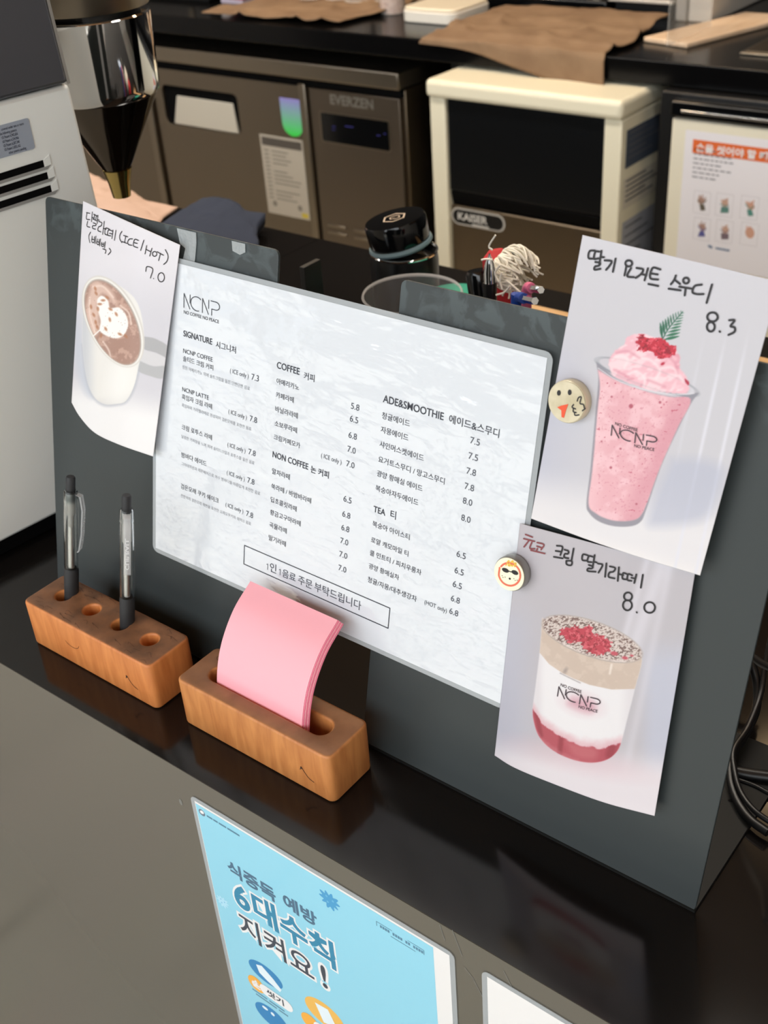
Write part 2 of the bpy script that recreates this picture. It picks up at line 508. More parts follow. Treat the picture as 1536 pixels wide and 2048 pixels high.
# palette
M_STEEL = mat('brushed_steel', (150, 140, 126), 0.34, 1.0, bump=(40, 0.05, (1, 1, 30)))
M_STEELD = mat('brushed_steel_dark', (130, 116, 98), 0.36, 1.0, bump=(40, 0.04, (1, 1, 30)))
M_CHROME = mat('chrome', (225, 226, 228), 0.06, 1.0)
M_BLACK = mat('black_plastic', (18, 18, 19), 0.35)
M_BLACKG = mat('black_gloss', (9, 10, 12), 0.1)
M_BLACKM = mat('black_laminate', (10, 10, 11), 0.5)
M_DARK = mat('dark_interior', (6, 6, 7), 0.8, spec=.1)
M_WHITE = mat('white_enamel', (243, 246, 243), 0.32)
M_CREAM = mat('cream_plastic', (236, 230, 206), 0.35)
M_PAPER = mat('paper_white', (236, 237, 238), 0.5)
M_INK = mat('black_ink', (26, 24, 28), 0.5)
M_INKBR = mat('brown_marker', (128, 62, 66), 0.5)
M_GREY = mat('grey_print', (88, 92, 100), 0.5)
M_GREYL = mat('light_grey_print', (146, 150, 157), 0.5)
M_BOARD = mat('powder_coated_steel', (53, 59, 60), 0.40, bump=(300, 0.02), spec=.4)
M_TOP = mat('bar_top_laminate', (20, 18, 17), 0.115, bump=(6, 0.008), spec=.42)
M_FRONT = mat('bar_front_laminate', (95, 92, 83), 0.2, bump=(3, 0.015), spec=.8)
M_FILM = mat('laminate_film', (205, 212, 216), 0.12, alpha=0.45)
M_CLEAR = mat('clear_plastic', (250, 252, 252), 0.04, trans=1.0, ior=1.25)
M_SMOKE = mat('smoked_clear_plastic', (226, 228, 230), 0.06, trans=1.0, ior=1.3)

nt = M_BOARD.node_tree; L_ = nt.links
tcn = nt.nodes.new('ShaderNodeTexCoord'); sp_ = nt.nodes.new('ShaderNodeSeparateXYZ'); L_.new(tcn.outputs['Object'], sp_.inputs[0])
mr_ = nt.nodes.new('ShaderNodeMapRange'); mr_.inputs[1].default_value = .268; mr_.inputs[2].default_value = .297; L_.new(sp_.outputs['Z'], mr_.inputs[0])   # dried glue along the rim
nz_ = nt.nodes.new('ShaderNodeTexNoise'); nz_.inputs['Scale'].default_value = 46; nz_.inputs['Detail'].default_value = 5; nz_.inputs['Distortion'].default_value = 1.2; L_.new(tcn.outputs['Object'], nz_.inputs['Vector'])
rr_ = nt.nodes.new('ShaderNodeValToRGB'); rr_.color_ramp.elements[0].position = .50; rr_.color_ramp.elements[1].position = .58; L_.new(nz_.outputs['Fac'], rr_.inputs[0])
mu_ = nt.nodes.new('ShaderNodeMath'); mu_.operation = 'MULTIPLY'; L_.new(rr_.outputs[0], mu_.inputs[0]); L_.new(mr_.outputs[0], mu_.inputs[1])
mx_ = nt.nodes.new('ShaderNodeMix'); mx_.data_type = 'RGBA'; mx_.inputs['A'].default_value = [*lin((53, 59, 60)), 1]; mx_.inputs['B'].default_value = [*lin((72, 81, 83)), 1]
L_.new(mu_.outputs[0], mx_.inputs['Factor']); L_.new(mx_.outputs['Result'], nt.nodes['Principled BSDF'].inputs['Base Color'])

# ------------------------------------------------------------------ the room (floor at z = -1)
FZ = -1.0
struct(MB().box((-12, -13, FZ - .1), (10, 3.5, FZ)).build('floor', tile_mat()))
struct(MB().box((-12, -13.2, FZ), (10, -13, 7)).build('wall_opposite', mat('facade_grey', (120, 118, 114), .8)))
struct(MB().box((-6, .9, 1.9), (4, 3.5, 2.0)).box((-6, .8, 1.9), (4, .9, 3.3)).box((-6, -4, 3.3), (4, .9, 3.4)).build('ceiling', mat('ceiling_wood', (150, 112, 74), 0.7)))
struct(MB().box((-6, 3.4, FZ), (4, 3.5, 1.899)).build('wall_back', mat('wall_dark_tile', (24, 22, 21), 0.5)))
struct(MB().box((-6.1, -4, FZ), (-6, 3.5, 3.3)).build('wall_left', mat('wall_plaster', (214, 212, 208), 0.8)))
struct(MB().box((4, -4, FZ), (4.1, 3.5, 3.3)).build('wall_right', mat('wall_plaster_warm', (212, 208, 200), 0.8)))
f = MB().box((-6, -3.5, FZ), (4, -3.4, -.96)).box((-6, -3.5, 3.15), (4, -3.4, 3.3)).box((-6, -3.5, -.96), (-4.8, -3.4, 3.15)).box((3.4, -3.5, -.96), (4, -3.4, 3.15))
struct(f.build('wall_front', MATS['wall_plaster']))
f = MB()
for k in range(8): x = -4.8 + k * 8.2 / 7; f.box((x - .03, -3.33, -.95), (x + .03, -3.26, 3.15))
for z in (-.95, .55, 3.08): f.box((-4.8, -3.33, z), (3.4, -3.26, z + .06))
struct(f.build('window_1', mat('window_frame_paint', (50, 50, 52), 0.5)))

# ------------------------------------------------------------------ bar counter in front
CY0, CY1 = 0.3316, 1.135
bar = thing('bar_counter', 'long dark grey bar counter with a glossy black top, in the foreground', 'counter', (-0.6, .7, FZ))
f = MB()
for x0, x1 in ((-3.4, -1.0335), (-1.0325, 1.2)): f.box((x0, CY0 + .0187, -.03), (x1, CY1, 0)).box((x0, CY0, -.0008), (x1, CY0 + .0187, 0))
f.build('countertop', M_TOP, bar)
MB().box((-3.4, CY0, FZ), (1.2, CY0 + .0185, -.0009)).build('front_panel', M_FRONT, bar)
MB().box((-3.4, CY1 - .06, FZ), (1.2, CY1 - .04, -.0302)).build('rear_panel', M_BLACKM, bar)
MB().box((-3.4, CY0 + .0186, FZ), (-3.38, CY1 - .06, -.0302)).box((1.18, CY0 + .0186, FZ), (1.2, CY1 - .06, -.0302)).build('end_panel', M_FRONT, bar)

# ------------------------------------------------------------------ menu boards (two leaning steel plates with feet)
def menu_stand(u0, u1, label, chips):
    st = thing('menu_stand', label, 'display stand', ((u0 + u1) / 2, .45, 0), None)
    c = rrect(u0, 0, u1, .309, .004, 3)
    MB().prism([board(a, b + .0002, 0) for a, b in c], -BN * .002).build('plate', M_BOARD, st, bevel=0.0004)
    ft = MB().box((u0, .4172, .0002), (u1, .56, .0022)); ft.build('foot', mat('black_steel_foot', (20, 21, 20), .6, spec=.25), st)
    k = Ink()
    for u, v in chips: k.disc((u, v), .0022, 9, .0012, .4)
    if chips: k.build('screw_hole', M_DARK, st, lambda a, b: np.stack([a, b, np.full(len(a), .0024)], 1))
    return st


menu_stand(-.701, -.478, 'left dark grey steel menu board leaning back beside the white coffee machine', [])
menu_stand(-.385, -.149, 'right dark grey steel menu board leaning back, carrying the two strawberry drink prints', [(-.1657, .5032)])

# ------------------------------------------------------------------ laminated menu
MU, MV, MNN = -.5849, .0738, .0008
menu = thing('menu_sheet', 'large white laminated drinks menu bridging the two dark boards', 'menu', board(-.4335, MV, MNN))


def mp(n): return lambda a, b: B0 + np.outer(np.asarray(a) + MU, V(1, 0, 0)) + np.outer(np.asarray(b) + MV, BV) + BN * n


MNZ = .0040
mw, mh, bw = .3035, .2165, .0033
out = rrect(0, 0, mw, mh, .005, 5); inn = [(min(max(x, bw), mw - bw), min(max(y, bw), mh - bw)) for x, y in out]
f = MB(); n = len(out)
f.add(np.concatenate([mp(MNZ - .0004)(*np.array(out).T), mp(MNZ - .0004)(*np.array(inn).T)]), [(i, (i + 1) % n, n + (i + 1) % n, n + i) for i in range(n)])
f.build('film_border', M_FILM, menu, solid=0.0004)
m_menu = mat('laminated_paper', (216, 222, 229), 0.5, coat=1.0, coat_rough=0.05, coat_bump=(17, 1.3, (1, 1.0, 1.9)))
m_menu.node_tree.nodes['Principled BSDF'].inputs['Coat IOR'].default_value = 1.62
f = MB().prism(mp(MNZ - .0006)(np.array([bw, mw - bw, mw - bw, bw]), np.array([bw, bw, mh - bw, mh - bw])), BN * .0004)
f.build('paper', m_menu, menu)
# little black rubber pads that hold the laminate off the boards
f = MB()
for u, v in ((.03, .19), (.09, .19), (.03, .05), (.24, .19), (.24, .05)):
    f.prism([mp(0.0001)(np.array([u + .006 * math.cos(a)]), np.array([v + .006 * math.sin(a)]))[0] for a in np.linspace(0, 2 * math.pi, 13)[:-1]], BN * (MNZ - .0008))
f.build('mounting_pad', M_BLACK, menu)
mm = .001


class Sections:
    NAMES = ('signature', 'coffee', 'non_coffee', 'ade_and_smoothie', 'tea', 'order_note', 'logo')

    def __init__(s): s.k = {}

    def at(s, x, y):
        n = 'order_note' if y < .036 and x < .22 else 'logo' if y > .175 else 'signature' if x < .105 else ('coffee' if y > .11 else 'non_coffee') if x < .19 else ('ade_and_smoothie' if y > .1 else 'tea')
        return s.k.setdefault(n, Ink())

    def text(s, t, x, y, *a, **k): s.at(x, y).text(t, x, y, *a, **k)
    def stroke(s, p, *a, **k): s.at(*p[0]).stroke(p, *a, **k)
    def build(s, suffix, m, place): return {n: k.build(n + suffix, m, menu, place) for n, k in s.k.items()}


I = Sections(); G = Sections(); H = Sections()
head = [('SIGNATURE', 29.7, 166.3, 26.7, 1.12), ('COFFEE', 113.1, 164, 18.8, 1.1), ('NON COFFEE', 112.8, 104.9, 30.2, 1.15), ('ADE&SMOOTHIE', 196.9, 163.2, 43.2, 1.1), ('TEA', 196.4, 93.4, 9.0, 1.1)]
for t, x, y, wd, sy in head: I.text(t, x * mm, y * mm, wd * mm, .012, sy)
for t, x, y, wd in [('시그니처', 59.7, 165.5, 17.9), ('커피', 135.5, 162.7, 8.5), ('논 커피', 145.2, 104.3, 14.8), ('에이드&스무디', 243.9, 163.2, 33.4), ('티', 209.3, 93.8, 4.1)]:
    I.text(t, x * mm, y * mm, wd * mm, .012 if t == '논 커피' else .004)
rows = [('NCNP COFFEE', 29.7, 155, 27.4), ('솔티드 크림 커피', 29.5, 149.6, 28.3), ('NCNP LATTE', 29.2, 128.3, 25.1), ('흑임자 크림 라떼', 28.9, 122.9, 28.6), ('크림 로투스 라떼', 29.1, 101.4, 28.9),
        ('밤바다 에이드', 29.1, 81.2, 24.4), ('검은모래 쿠키 쉐이크', 28.9, 58, 36.8),
        ('아메리카노', 113.4, 154.3, 18.7), ('카페라떼', 113.4, 145.3, 14.9), ('바닐라라떼', 113.3, 136, 18.9), ('소보루라떼', 113.3, 126.4, 18.9), ('크림카페모카', 113.2, 117.3, 22.2),
        ('말차라떼', 113, 93.8, 15.2), ('쑥라떼 / 바밤바라떼', 112.8, 83.3, 34.2), ('딥초콜릿라떼', 112.8, 74, 22.5), ('황금고구마라떼', 112.8, 65, 26.5), ('곡물라떼', 112.7, 56, 15.1), ('딸기라떼', 112.5, 46.6, 15.2),
        ('청귤에이드', 197, 153.4, 20.4), ('자몽에이드', 197, 144.7, 20.2), ('샤인머스켓에이드', 197, 135.6, 32.4), ('요거트스무디 / 망고스무디', 197, 126, 48.2), ('광양 황매실 에이드', 196.8, 117, 33.7), ('복숭아자두에이드', 196.7, 107.5, 31.8),
        ('복숭아 아이스티', 196.5, 84, 28.2), ('로얄 캐모마일 티', 196.4, 73.2, 28.5), ('쿨 민트티 / 피치우롱차', 196.3, 64.4, 39.2), ('광양 황매실차', 196.3, 55.4, 23.4), ('청귤/자몽/대추생강차', 196.2, 46, 37.9)]
for t, x, y, wd in rows: I.text(t, x * mm, y * mm, wd * mm, 0.0)
for x, y, t in [(92, 151.5, '7.3'), (91.8, 123.7, '7.8'), (91.7, 100.9, '7.8'), (91.6, 80.9, '7.8'), (91.5, 57, '7.8'),
                (173.6, 153.1, '5.8'), (173.4, 145.1, '6.5'), (173.3, 134.7, '6.8'), (173.2, 125.7, '7.0'), (173.1, 116.2, '7.0'),
                (172.8, 92.9, '6.5'), (172.7, 82.7, '6.8'), (172.7, 73.5, '6.8'), (172.6, 64.5, '7.0'), (172.6, 55.2, '7.0'), (172.6, 45.6, '7.0'),
                (259.3, 154.9, '7.5'), (259.3, 145.7, '7.5'), (259.1, 136.7, '7.8'), (259, 127.4, '7.8'), (258.9, 118.5, '8.0'), (259.1, 108, '8.0'),
                (258.7, 84.9, '6.5'), (258.6, 74.3, '6.5'), (258.4, 65.3, '6.5'), (258.2, 55.8, '6.8'), (258.1, 47.3, '6.8')]:
    H.text(t, x * mm, y * mm, 6.3 * mm, 0.0)
for x, y in [(73.1, 151.6), (72.7, 123.9), (72.6, 100.9), (72.7, 81.1), (72.4, 57.8), (152.9, 116.1)]: G.text('( ICE only )', x * mm, y * mm, 16.3 * mm, 0.0, 1.15)
G.text('(HOT only)', 240 * mm, 46.8 * mm, 16.3 * mm, 0.0, 1.15)
Dd = Sections()
for t, x, y, wd in [('진한 아메리카노 위에 솔트크림을 올린 단짠단짠 음료', 29, 144.0, 61.9), ('흑임자와 카라멜라떼로 완성되어 검은모래를 표현한 음료', 28.9, 117.4, 64.5), ('달콤한 커피향을 느껴 위에 솔티드크림과 로투스를 올린 음료', 28.9, 95, 68.3),
                    ('그라데이션과 레몬베이스로 여수 밤바다를 아름답게 표현한 음료', 29.2, 75.3, 74.1), ('진한색의 검은모래 해변을 표현한 오레오쿠키와 쉐이크 음료', 28.9, 51.4, 67.3)]:
    Dd.text(t, x * mm, y * mm, wd * mm, 0.0)
logo(I.at(.03, .19), .0298, .1855, .0092, .0325, .00055)
I.text('NO COFFEE NO PEACE', .0298, .1815, .0322, 0.004)
for a, b in (((91, 35), (215, 34.3)), ((215, 34.3), (215, 20.2)), ((215, 20.2), (91, 21.1)), ((91, 21.1), (91, 35))):
    I.stroke([(a[0] * mm, a[1] * mm), (b[0] * mm, b[1] * mm)], .0006, False)
B1 = lambda x: .1116 + (x - 600) / 562 * .0811
for x in (608, 686): H.stroke([(B1(x), .0246), (B1(x), .0288), (B1(x) - .0010, .0280)], .00038, False)
for t, x0, x1 in (('인', 622, 661), ('음료', 700, 780), ('주문', 796, 880), ('부탁드립니다', 894, 1162)): H.text(t, B1(x0), .0246, B1(x1) - B1(x0), 0.0)
off = MNZ + .00006
I.build('_lettering', mat('menu_ink', (52, 56, 66), .5), mp(off)); H.build('_price_lettering', mat('menu_ink_soft', (78, 82, 92), .5), mp(off))
G.build('_note_lettering', M_GREY, mp(off)); Dd.build('_description_lettering', M_GREYL, mp(off))

# ------------------------------------------------------------------ photo prints
m_photo = printed('photo_print', 0.38, 0.35, coat_bump=(9, 0.12))


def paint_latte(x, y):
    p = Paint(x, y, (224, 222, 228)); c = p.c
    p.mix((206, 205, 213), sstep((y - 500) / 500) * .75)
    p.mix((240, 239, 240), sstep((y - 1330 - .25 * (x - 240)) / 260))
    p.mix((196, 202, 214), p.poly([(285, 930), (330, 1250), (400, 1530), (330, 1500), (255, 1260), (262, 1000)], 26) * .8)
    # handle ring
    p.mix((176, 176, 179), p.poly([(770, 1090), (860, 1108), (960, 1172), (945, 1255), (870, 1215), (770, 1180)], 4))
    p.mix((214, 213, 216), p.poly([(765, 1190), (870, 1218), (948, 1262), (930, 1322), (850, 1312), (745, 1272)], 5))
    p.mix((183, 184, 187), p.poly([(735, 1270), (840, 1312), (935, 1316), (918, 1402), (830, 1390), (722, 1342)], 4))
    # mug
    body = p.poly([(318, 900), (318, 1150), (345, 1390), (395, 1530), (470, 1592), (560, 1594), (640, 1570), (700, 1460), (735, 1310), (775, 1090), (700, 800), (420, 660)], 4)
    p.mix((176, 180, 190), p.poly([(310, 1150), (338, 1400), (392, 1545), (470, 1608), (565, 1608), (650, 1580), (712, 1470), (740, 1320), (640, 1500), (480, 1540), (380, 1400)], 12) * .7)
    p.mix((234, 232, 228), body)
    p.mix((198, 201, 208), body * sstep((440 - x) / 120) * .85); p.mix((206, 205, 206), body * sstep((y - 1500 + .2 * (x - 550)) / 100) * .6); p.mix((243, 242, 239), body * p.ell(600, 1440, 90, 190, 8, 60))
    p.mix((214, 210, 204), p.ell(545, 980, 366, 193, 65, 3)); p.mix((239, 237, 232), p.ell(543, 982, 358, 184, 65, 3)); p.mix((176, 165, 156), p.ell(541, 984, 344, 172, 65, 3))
    cof = p.ell(540, 988, 335, 164, 65, 4)
    p.mix((172, 136, 122), cof); n = fbm(x / 46, y / 46, 2)
    p.mix((207, 172, 156), cof * sstep((n - .45) * 5) * .7)
    sw = p.poly([(385, 700), (450, 690), (540, 760), (560, 850), (470, 770), (430, 850), (440, 960), (420, 1080), (360, 1050), (345, 880)], 16)
    p.mix((226, 196, 182), cof * sw * .85)
    for q in ([(395, 720), (470, 720), (545, 800)], [(370, 800), (372, 930), (410, 1060)], [(600, 862), (660, 915), (680, 1000)], [(470, 1130), (510, 1190), (525, 1240)], [(430, 1160), (470, 1210)]):
        p.mix((238, 216, 204), cof * p.line(q, 12, 5) * .8)
    p.mix((250, 247, 243), p.poly([(425, 862), (428, 812), (462, 788), (505, 822), (522, 878), (590, 876), (640, 930), (657, 1010), (622, 1082), (562, 1106), (492, 1084), (445, 1046), (452, 980), (438, 920)], 5))
    p.mix((250, 247, 243), p.line([(450, 1040), (400, 1085)], 9, 4))
    for fx, fy, r in ((470, 822, 0), (500, 800, 40), (432, 885, 80), (400, 930, 60), (415, 985, 80), (425, 1020, 70), (525, 888, 30), (568, 925, 60), (520, 965, 75), (490, 1035, 60), (595, 1074, 30), (640, 1090, 50), (455, 1085, 100), (380, 870, 80), (418, 770, 60), (445, 850, 0), (412, 735, 70)):
        p.mix((176, 118, 84), p.ell(fx, fy, 17, 9, r, 4) * .85)
    p.mix((150, 112, 96), cof * (vnoise(x / 5, y / 5, 7) > .93) * .5)
    return p.c * .97


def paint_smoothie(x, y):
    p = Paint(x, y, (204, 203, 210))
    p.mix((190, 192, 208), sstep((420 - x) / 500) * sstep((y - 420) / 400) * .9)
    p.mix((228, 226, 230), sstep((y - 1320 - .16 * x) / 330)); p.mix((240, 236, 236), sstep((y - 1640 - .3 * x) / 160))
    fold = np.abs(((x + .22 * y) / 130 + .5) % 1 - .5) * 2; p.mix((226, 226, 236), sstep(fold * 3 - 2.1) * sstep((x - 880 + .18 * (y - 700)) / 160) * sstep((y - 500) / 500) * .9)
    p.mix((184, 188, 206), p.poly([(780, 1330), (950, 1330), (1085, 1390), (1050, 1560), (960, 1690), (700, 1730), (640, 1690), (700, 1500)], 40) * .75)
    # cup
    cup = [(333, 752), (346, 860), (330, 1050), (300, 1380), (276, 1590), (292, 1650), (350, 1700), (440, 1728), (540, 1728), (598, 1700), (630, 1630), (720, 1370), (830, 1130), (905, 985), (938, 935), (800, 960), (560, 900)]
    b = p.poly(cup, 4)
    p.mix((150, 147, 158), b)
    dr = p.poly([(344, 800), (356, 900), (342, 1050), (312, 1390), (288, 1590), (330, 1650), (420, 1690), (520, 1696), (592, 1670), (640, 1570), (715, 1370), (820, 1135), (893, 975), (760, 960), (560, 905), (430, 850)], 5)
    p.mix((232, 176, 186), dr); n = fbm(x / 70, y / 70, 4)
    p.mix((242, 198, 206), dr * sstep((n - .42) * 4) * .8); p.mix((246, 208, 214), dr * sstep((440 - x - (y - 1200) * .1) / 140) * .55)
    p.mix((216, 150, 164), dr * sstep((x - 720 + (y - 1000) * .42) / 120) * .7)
    p.mix((206, 124, 142), dr * (vnoise(x / 9, y / 9, 8) > .86) * .45); p.mix((190, 70, 96), dr * (vnoise(x / 16, y / 16, 21) > .94) * .7)
    for q in ((540, 1015, 13), (712, 993, 8), (425, 960, 6), (478, 1268, 6), (365, 1225, 5), (420, 1380, 8), (572, 1596, 6)): p.mix((170, 70, 90), p.ell(q[0], q[1], q[2], q[2], 0, 3) * .8)
    # glass behind the cream
    p.mix((205, 200, 208), p.poly([(340, 745), (420, 720), (440, 800), (560, 880), (760, 940), (880, 940), (930, 925), (880, 860), (840, 800), (900, 880), (900, 945), (700, 945), (470, 865)], 5) * .7)
    cr = p.poly([(418, 806), (410, 740), (446, 690), (500, 652), (518, 608), (590, 588), (690, 612), (782, 660), (826, 716), (832, 790), (872, 846), (884, 906), (850, 942), (700, 930), (560, 890), (440, 838)], 5, wob=8)
    p.mix((240, 188, 200), cr)
    n = fbm(x / 90 + y / 160, y / 60, 6); p.mix((250, 218, 224), cr * sstep((n - .5) * 6) * .9); p.mix((224, 156, 172), cr * sstep((.42 - n) * 7) * .75)
    for q in ([(430, 740), (470, 720), (520, 735), (500, 790)], [(520, 830), (570, 810), (620, 850), (615, 900)], [(560, 730), (650, 740), (710, 800), (690, 850)], [(720, 790), (790, 790), (850, 870)]):
        p.mix((252, 228, 232), cr * p.line(q, 16, 8) * .8)
    for q in ([(455, 700), (520, 690), (590, 730)], [(440, 800), (520, 840)], [(740, 700), (800, 760), (820, 820)], [(640, 860), (740, 900)]): p.mix((218, 146, 164), cr * p.line(q, 14, 8) * .6)
    # rim
    p.mix((142, 146, 156), np.clip(p.ell(636, 842, 322, 62, 18.5, 3) - p.ell(636, 840, 311, 51, 18.5, 3), 0, 1) * (1 - .85 * cr * (y < 700 + .33 * x)))
    p.mix((228, 228, 234), p.line([(345, 790), (470, 868), (640, 922), (800, 946), (915, 940)], 5, 2) * .8)
    # fern
    p.mix((34, 92, 66), p.line([(716, 640), (760, 560), (846, 455)], 6, 2))
    for i, t in enumerate(np.linspace(.08, .93, 9)):
        bx, by = 716 + (846 - 716) * t, 640 + (455 - 640) * t - 10 * math.sin(math.pi * t); L = 98 * (1 - t) + 14
        for sgn in (-1, 1):
            a = math.atan2(-185, 130) + sgn * .74; ex, ey = bx + L * math.cos(a), by + L * math.sin(a)
            nx_, ny_ = -(ey - by) * .085, (ex - bx) * .085; mx_, my_ = (bx + ex) / 2, (by + ey) / 2
            p.mix((30, 96, 68) if sgn < 0 else (44, 112, 80), p.poly([(bx, by), (mx_ + nx_, my_ + ny_), (ex, ey), (mx_ - nx_, my_ - ny_)], 2, True))
    red = p.poly([(575, 592), (640, 612), (720, 616), (772, 650), (806, 690), (768, 724), (700, 728), (650, 692), (598, 692), (586, 640)], 4, wob=34)
    p.mix((196, 34, 58), red); p.mix((150, 18, 40), red * (fbm(x / 16, y / 16, 3) < .42)); p.mix((226, 80, 98), red * (fbm(x / 16, y / 16, 5) > .62))
    p.mix((176, 40, 66), p.poly([(858, 850), (884, 872), (880, 892), (862, 872)], 3)); p.mix((190, 40, 66), p.ell(728, 764, 13, 8, -30, 3)); p.mix((190, 40, 60), p.ell(576, 636, 10, 9, 0, 3))
    return p.c * .95


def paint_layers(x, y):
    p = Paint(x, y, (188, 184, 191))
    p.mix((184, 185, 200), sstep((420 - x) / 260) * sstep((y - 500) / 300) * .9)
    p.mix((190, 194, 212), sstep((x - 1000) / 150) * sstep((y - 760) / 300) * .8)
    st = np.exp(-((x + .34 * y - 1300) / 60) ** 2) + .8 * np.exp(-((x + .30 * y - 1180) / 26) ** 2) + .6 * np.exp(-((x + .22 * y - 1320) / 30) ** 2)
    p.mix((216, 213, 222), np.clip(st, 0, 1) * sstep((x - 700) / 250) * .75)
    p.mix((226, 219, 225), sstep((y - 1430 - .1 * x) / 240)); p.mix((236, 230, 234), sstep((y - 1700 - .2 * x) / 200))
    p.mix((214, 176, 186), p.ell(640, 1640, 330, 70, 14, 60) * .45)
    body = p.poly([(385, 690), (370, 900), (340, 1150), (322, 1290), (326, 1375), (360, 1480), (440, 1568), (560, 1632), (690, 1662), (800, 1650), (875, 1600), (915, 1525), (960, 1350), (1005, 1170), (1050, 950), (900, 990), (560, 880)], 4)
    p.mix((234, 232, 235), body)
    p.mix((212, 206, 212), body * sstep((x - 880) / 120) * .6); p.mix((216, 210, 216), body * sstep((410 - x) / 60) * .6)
    p.mix((222, 196, 204), body * p.ell(650, 1270, 110, 60, 16, 50) * .9); p.mix((206, 150, 166), body * p.poly([(590, 1225), (700, 1240), (745, 1290), (700, 1330), (560, 1275)], 26) * .7)
    wv = (fbm(x / 40, y / 40, 5) - .5) * 26
    ys = np.interp(x, [320, 380, 500, 640, 780, 910], [1290, 1390, 1478, 1545, 1562, 1525]) + wv
    p.mix((218, 168, 178), body * sstep((y - ys + 70) / 80) * .8); syr = body * sstep((y - ys) / 14)
    p.mix((176, 66, 82), syr); p.mix((146, 34, 54), syr * np.clip(p.line([(515, 1480), (500, 1600)], 34, 8) + p.line([(345, 1330), (375, 1480)], 30, 8) + p.line([(860, 1540), (840, 1610)], 60, 16), 0, 1) * .85)
    p.mix((196, 104, 112), syr * p.poly([(540, 1520), (740, 1570), (730, 1640), (600, 1620)], 24) * .6); p.mix((206, 130, 138), syr * sstep((y - ys - 92) / 30) * .4)
    ye = np.interp(x, [368, 430, 520, 600, 700, 850, 1006], [925, 1000, 1062, 1100, 1140, 1172, 1168])
    crm = body * sstep((ye - y) / 8 + .5)
    p.mix((203, 184, 170), crm); p.mix((216, 198, 184), crm * sstep((fbm(x / 60, y / 60, 9) - .45) * 5) * .6); p.mix((236, 224, 214), crm * p.line([(850, 1005), (838, 1065)], 14, 5) * .9)
    p.mix((150, 140, 140), body * p.line([(505, 1062), (560, 1090), (640, 1128)], 7, 3) * .7); p.mix((140, 128, 126), crm * p.ell(540, 1045, 22, 12, -60, 8) * .6)
    p.mix((176, 164, 158), np.clip(p.ell(720, 832, 356, 121, 19, 3) - p.ell(720, 832, 348, 113, 19, 3), 0, 1)); tp = p.ell(720, 832, 348, 113, 19, 3)
    p.mix((214, 201, 195), tp)
    n1 = vnoise(x / 11 + y / 40, y / 7, 12); ring = sstep(1.4 - p.ell(700, 820, 170, 60, 19, 60))
    p.mix((96, 70, 66), tp * (n1 > .62) * ring * (1 - .6 * (y > 950 + .1 * (x - 700))) * .8); p.mix((128, 100, 92), tp * (vnoise(x / 7, y / 5, 15) > .66) * .5)
    p.mix((232, 220, 216), tp * np.clip(p.line([(520, 860), (650, 930), (800, 975), (940, 985)], 14, 6), 0, 1) * .8)
    red = p.poly([(512, 770), (600, 742), (655, 760), (690, 742), (722, 755), (715, 792), (790, 818), (846, 862), (832, 918), (762, 940), (690, 916), (640, 862), (570, 850), (508, 806)], 4, wob=30)
    p.mix((188, 52, 72), red); p.mix((150, 28, 48), red * (fbm(x / 15, y / 15, 3) < .42)); p.mix((214, 92, 106), red * (fbm(x / 15, y / 15, 6) > .6))
    for q in ((868, 930, 26, 14), (940, 960, 20, 11), (985, 944, 12, 7)): p.mix((196, 80, 96), p.ell(q[0], q[1], q[2], q[3], 10, 4))
    return p.c * .95


def bedge(pts): return [on_board(x, y, n) for x, y, n in pts]


S1 = Sheet(bedge([(166, 402, .004), (262, 446, .008), (360, 490, .0055)]), bedge([(143, 805, .002), (160, 834, .005), (190, 866, .008), (240, 890, .010), (306, 913, .010)]), (80, 380), 3.725)
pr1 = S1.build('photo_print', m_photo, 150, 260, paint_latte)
tag(pr1, 'photo print of a white mug of latte with a heart, curling off the left board', 'photo print', 'drink photo prints on the menu boards')
hw = [[(348, 168), (374, 174)], [(352, 172), (348, 214), (374, 221)], [(392, 164), (386, 236)], [(389, 204), (406, 209)], [(358, 232), (352, 268), (374, 278)],
      [(402, 180), (430, 194)], [(408, 188), (404, 214)], [(422, 194), (418, 222)], [(397, 216), (425, 230)], [(434, 188), (428, 250)], [(431, 220), (444, 226)], [(398, 244), (420, 254), (414, 266), (396, 266), (394, 284), (416, 292)],
      [(440, 234), (463, 245), (456, 268), (440, 274), (433, 300), (456, 312)], [(481, 234), (469, 330)], [(475, 285), (496, 292)],
      [(520, 292), (492, 284), (486, 326), (506, 336)], [(542, 306), (513, 298), (506, 334), (530, 342)], [(520, 322), (540, 327)], [(546, 298), (538, 362)], [(568, 300), (557, 374)],
      [(613, 308), (598, 334), (597, 364), (612, 392)], [(625, 338), (656, 349)], [(641, 344), (632, 392)], [(614, 384), (652, 398)], [(692, 364), (668, 366), (656, 386), (662, 406), (688, 412)],
      [(736, 376), (708, 368), (698, 414), (730, 430)], [(703, 392), (727, 398)], [(776, 374), (752, 450)], [(797, 414), (785, 476)], [(836, 434), (820, 492)], [(792, 442), (828, 460)], loop(856, 476, 16, 18), [(875, 460), (922, 486)], [(900, 472), (886, 526)], [(936, 444), (956, 490), (948, 530), (924, 554)],
      [(379, 314), (366, 345), (373, 392)], [(391, 344), (388, 384), (405, 390), (408, 348)], [(390, 366), (406, 370)], [(419, 344), (413, 400)], [(430, 364), (425, 398), (440, 406), (444, 368)], [(428, 385), (442, 389)], [(453, 364), (446, 418)],
      [(463, 390), (460, 414), (474, 420), (478, 392)], [(462, 402), (476, 406)], [(489, 385), (483, 432)], [(470, 438), (493, 448), (488, 472)], [(518, 434), (530, 456), (510, 482)],
      [(790, 606), (799, 571), (842, 588), (825, 656)], [(848, 658), (850, 661)], loop(905, 650, 24, 34)]
S1.hand('handwriting', hw, .0006, M_INK, pr1)

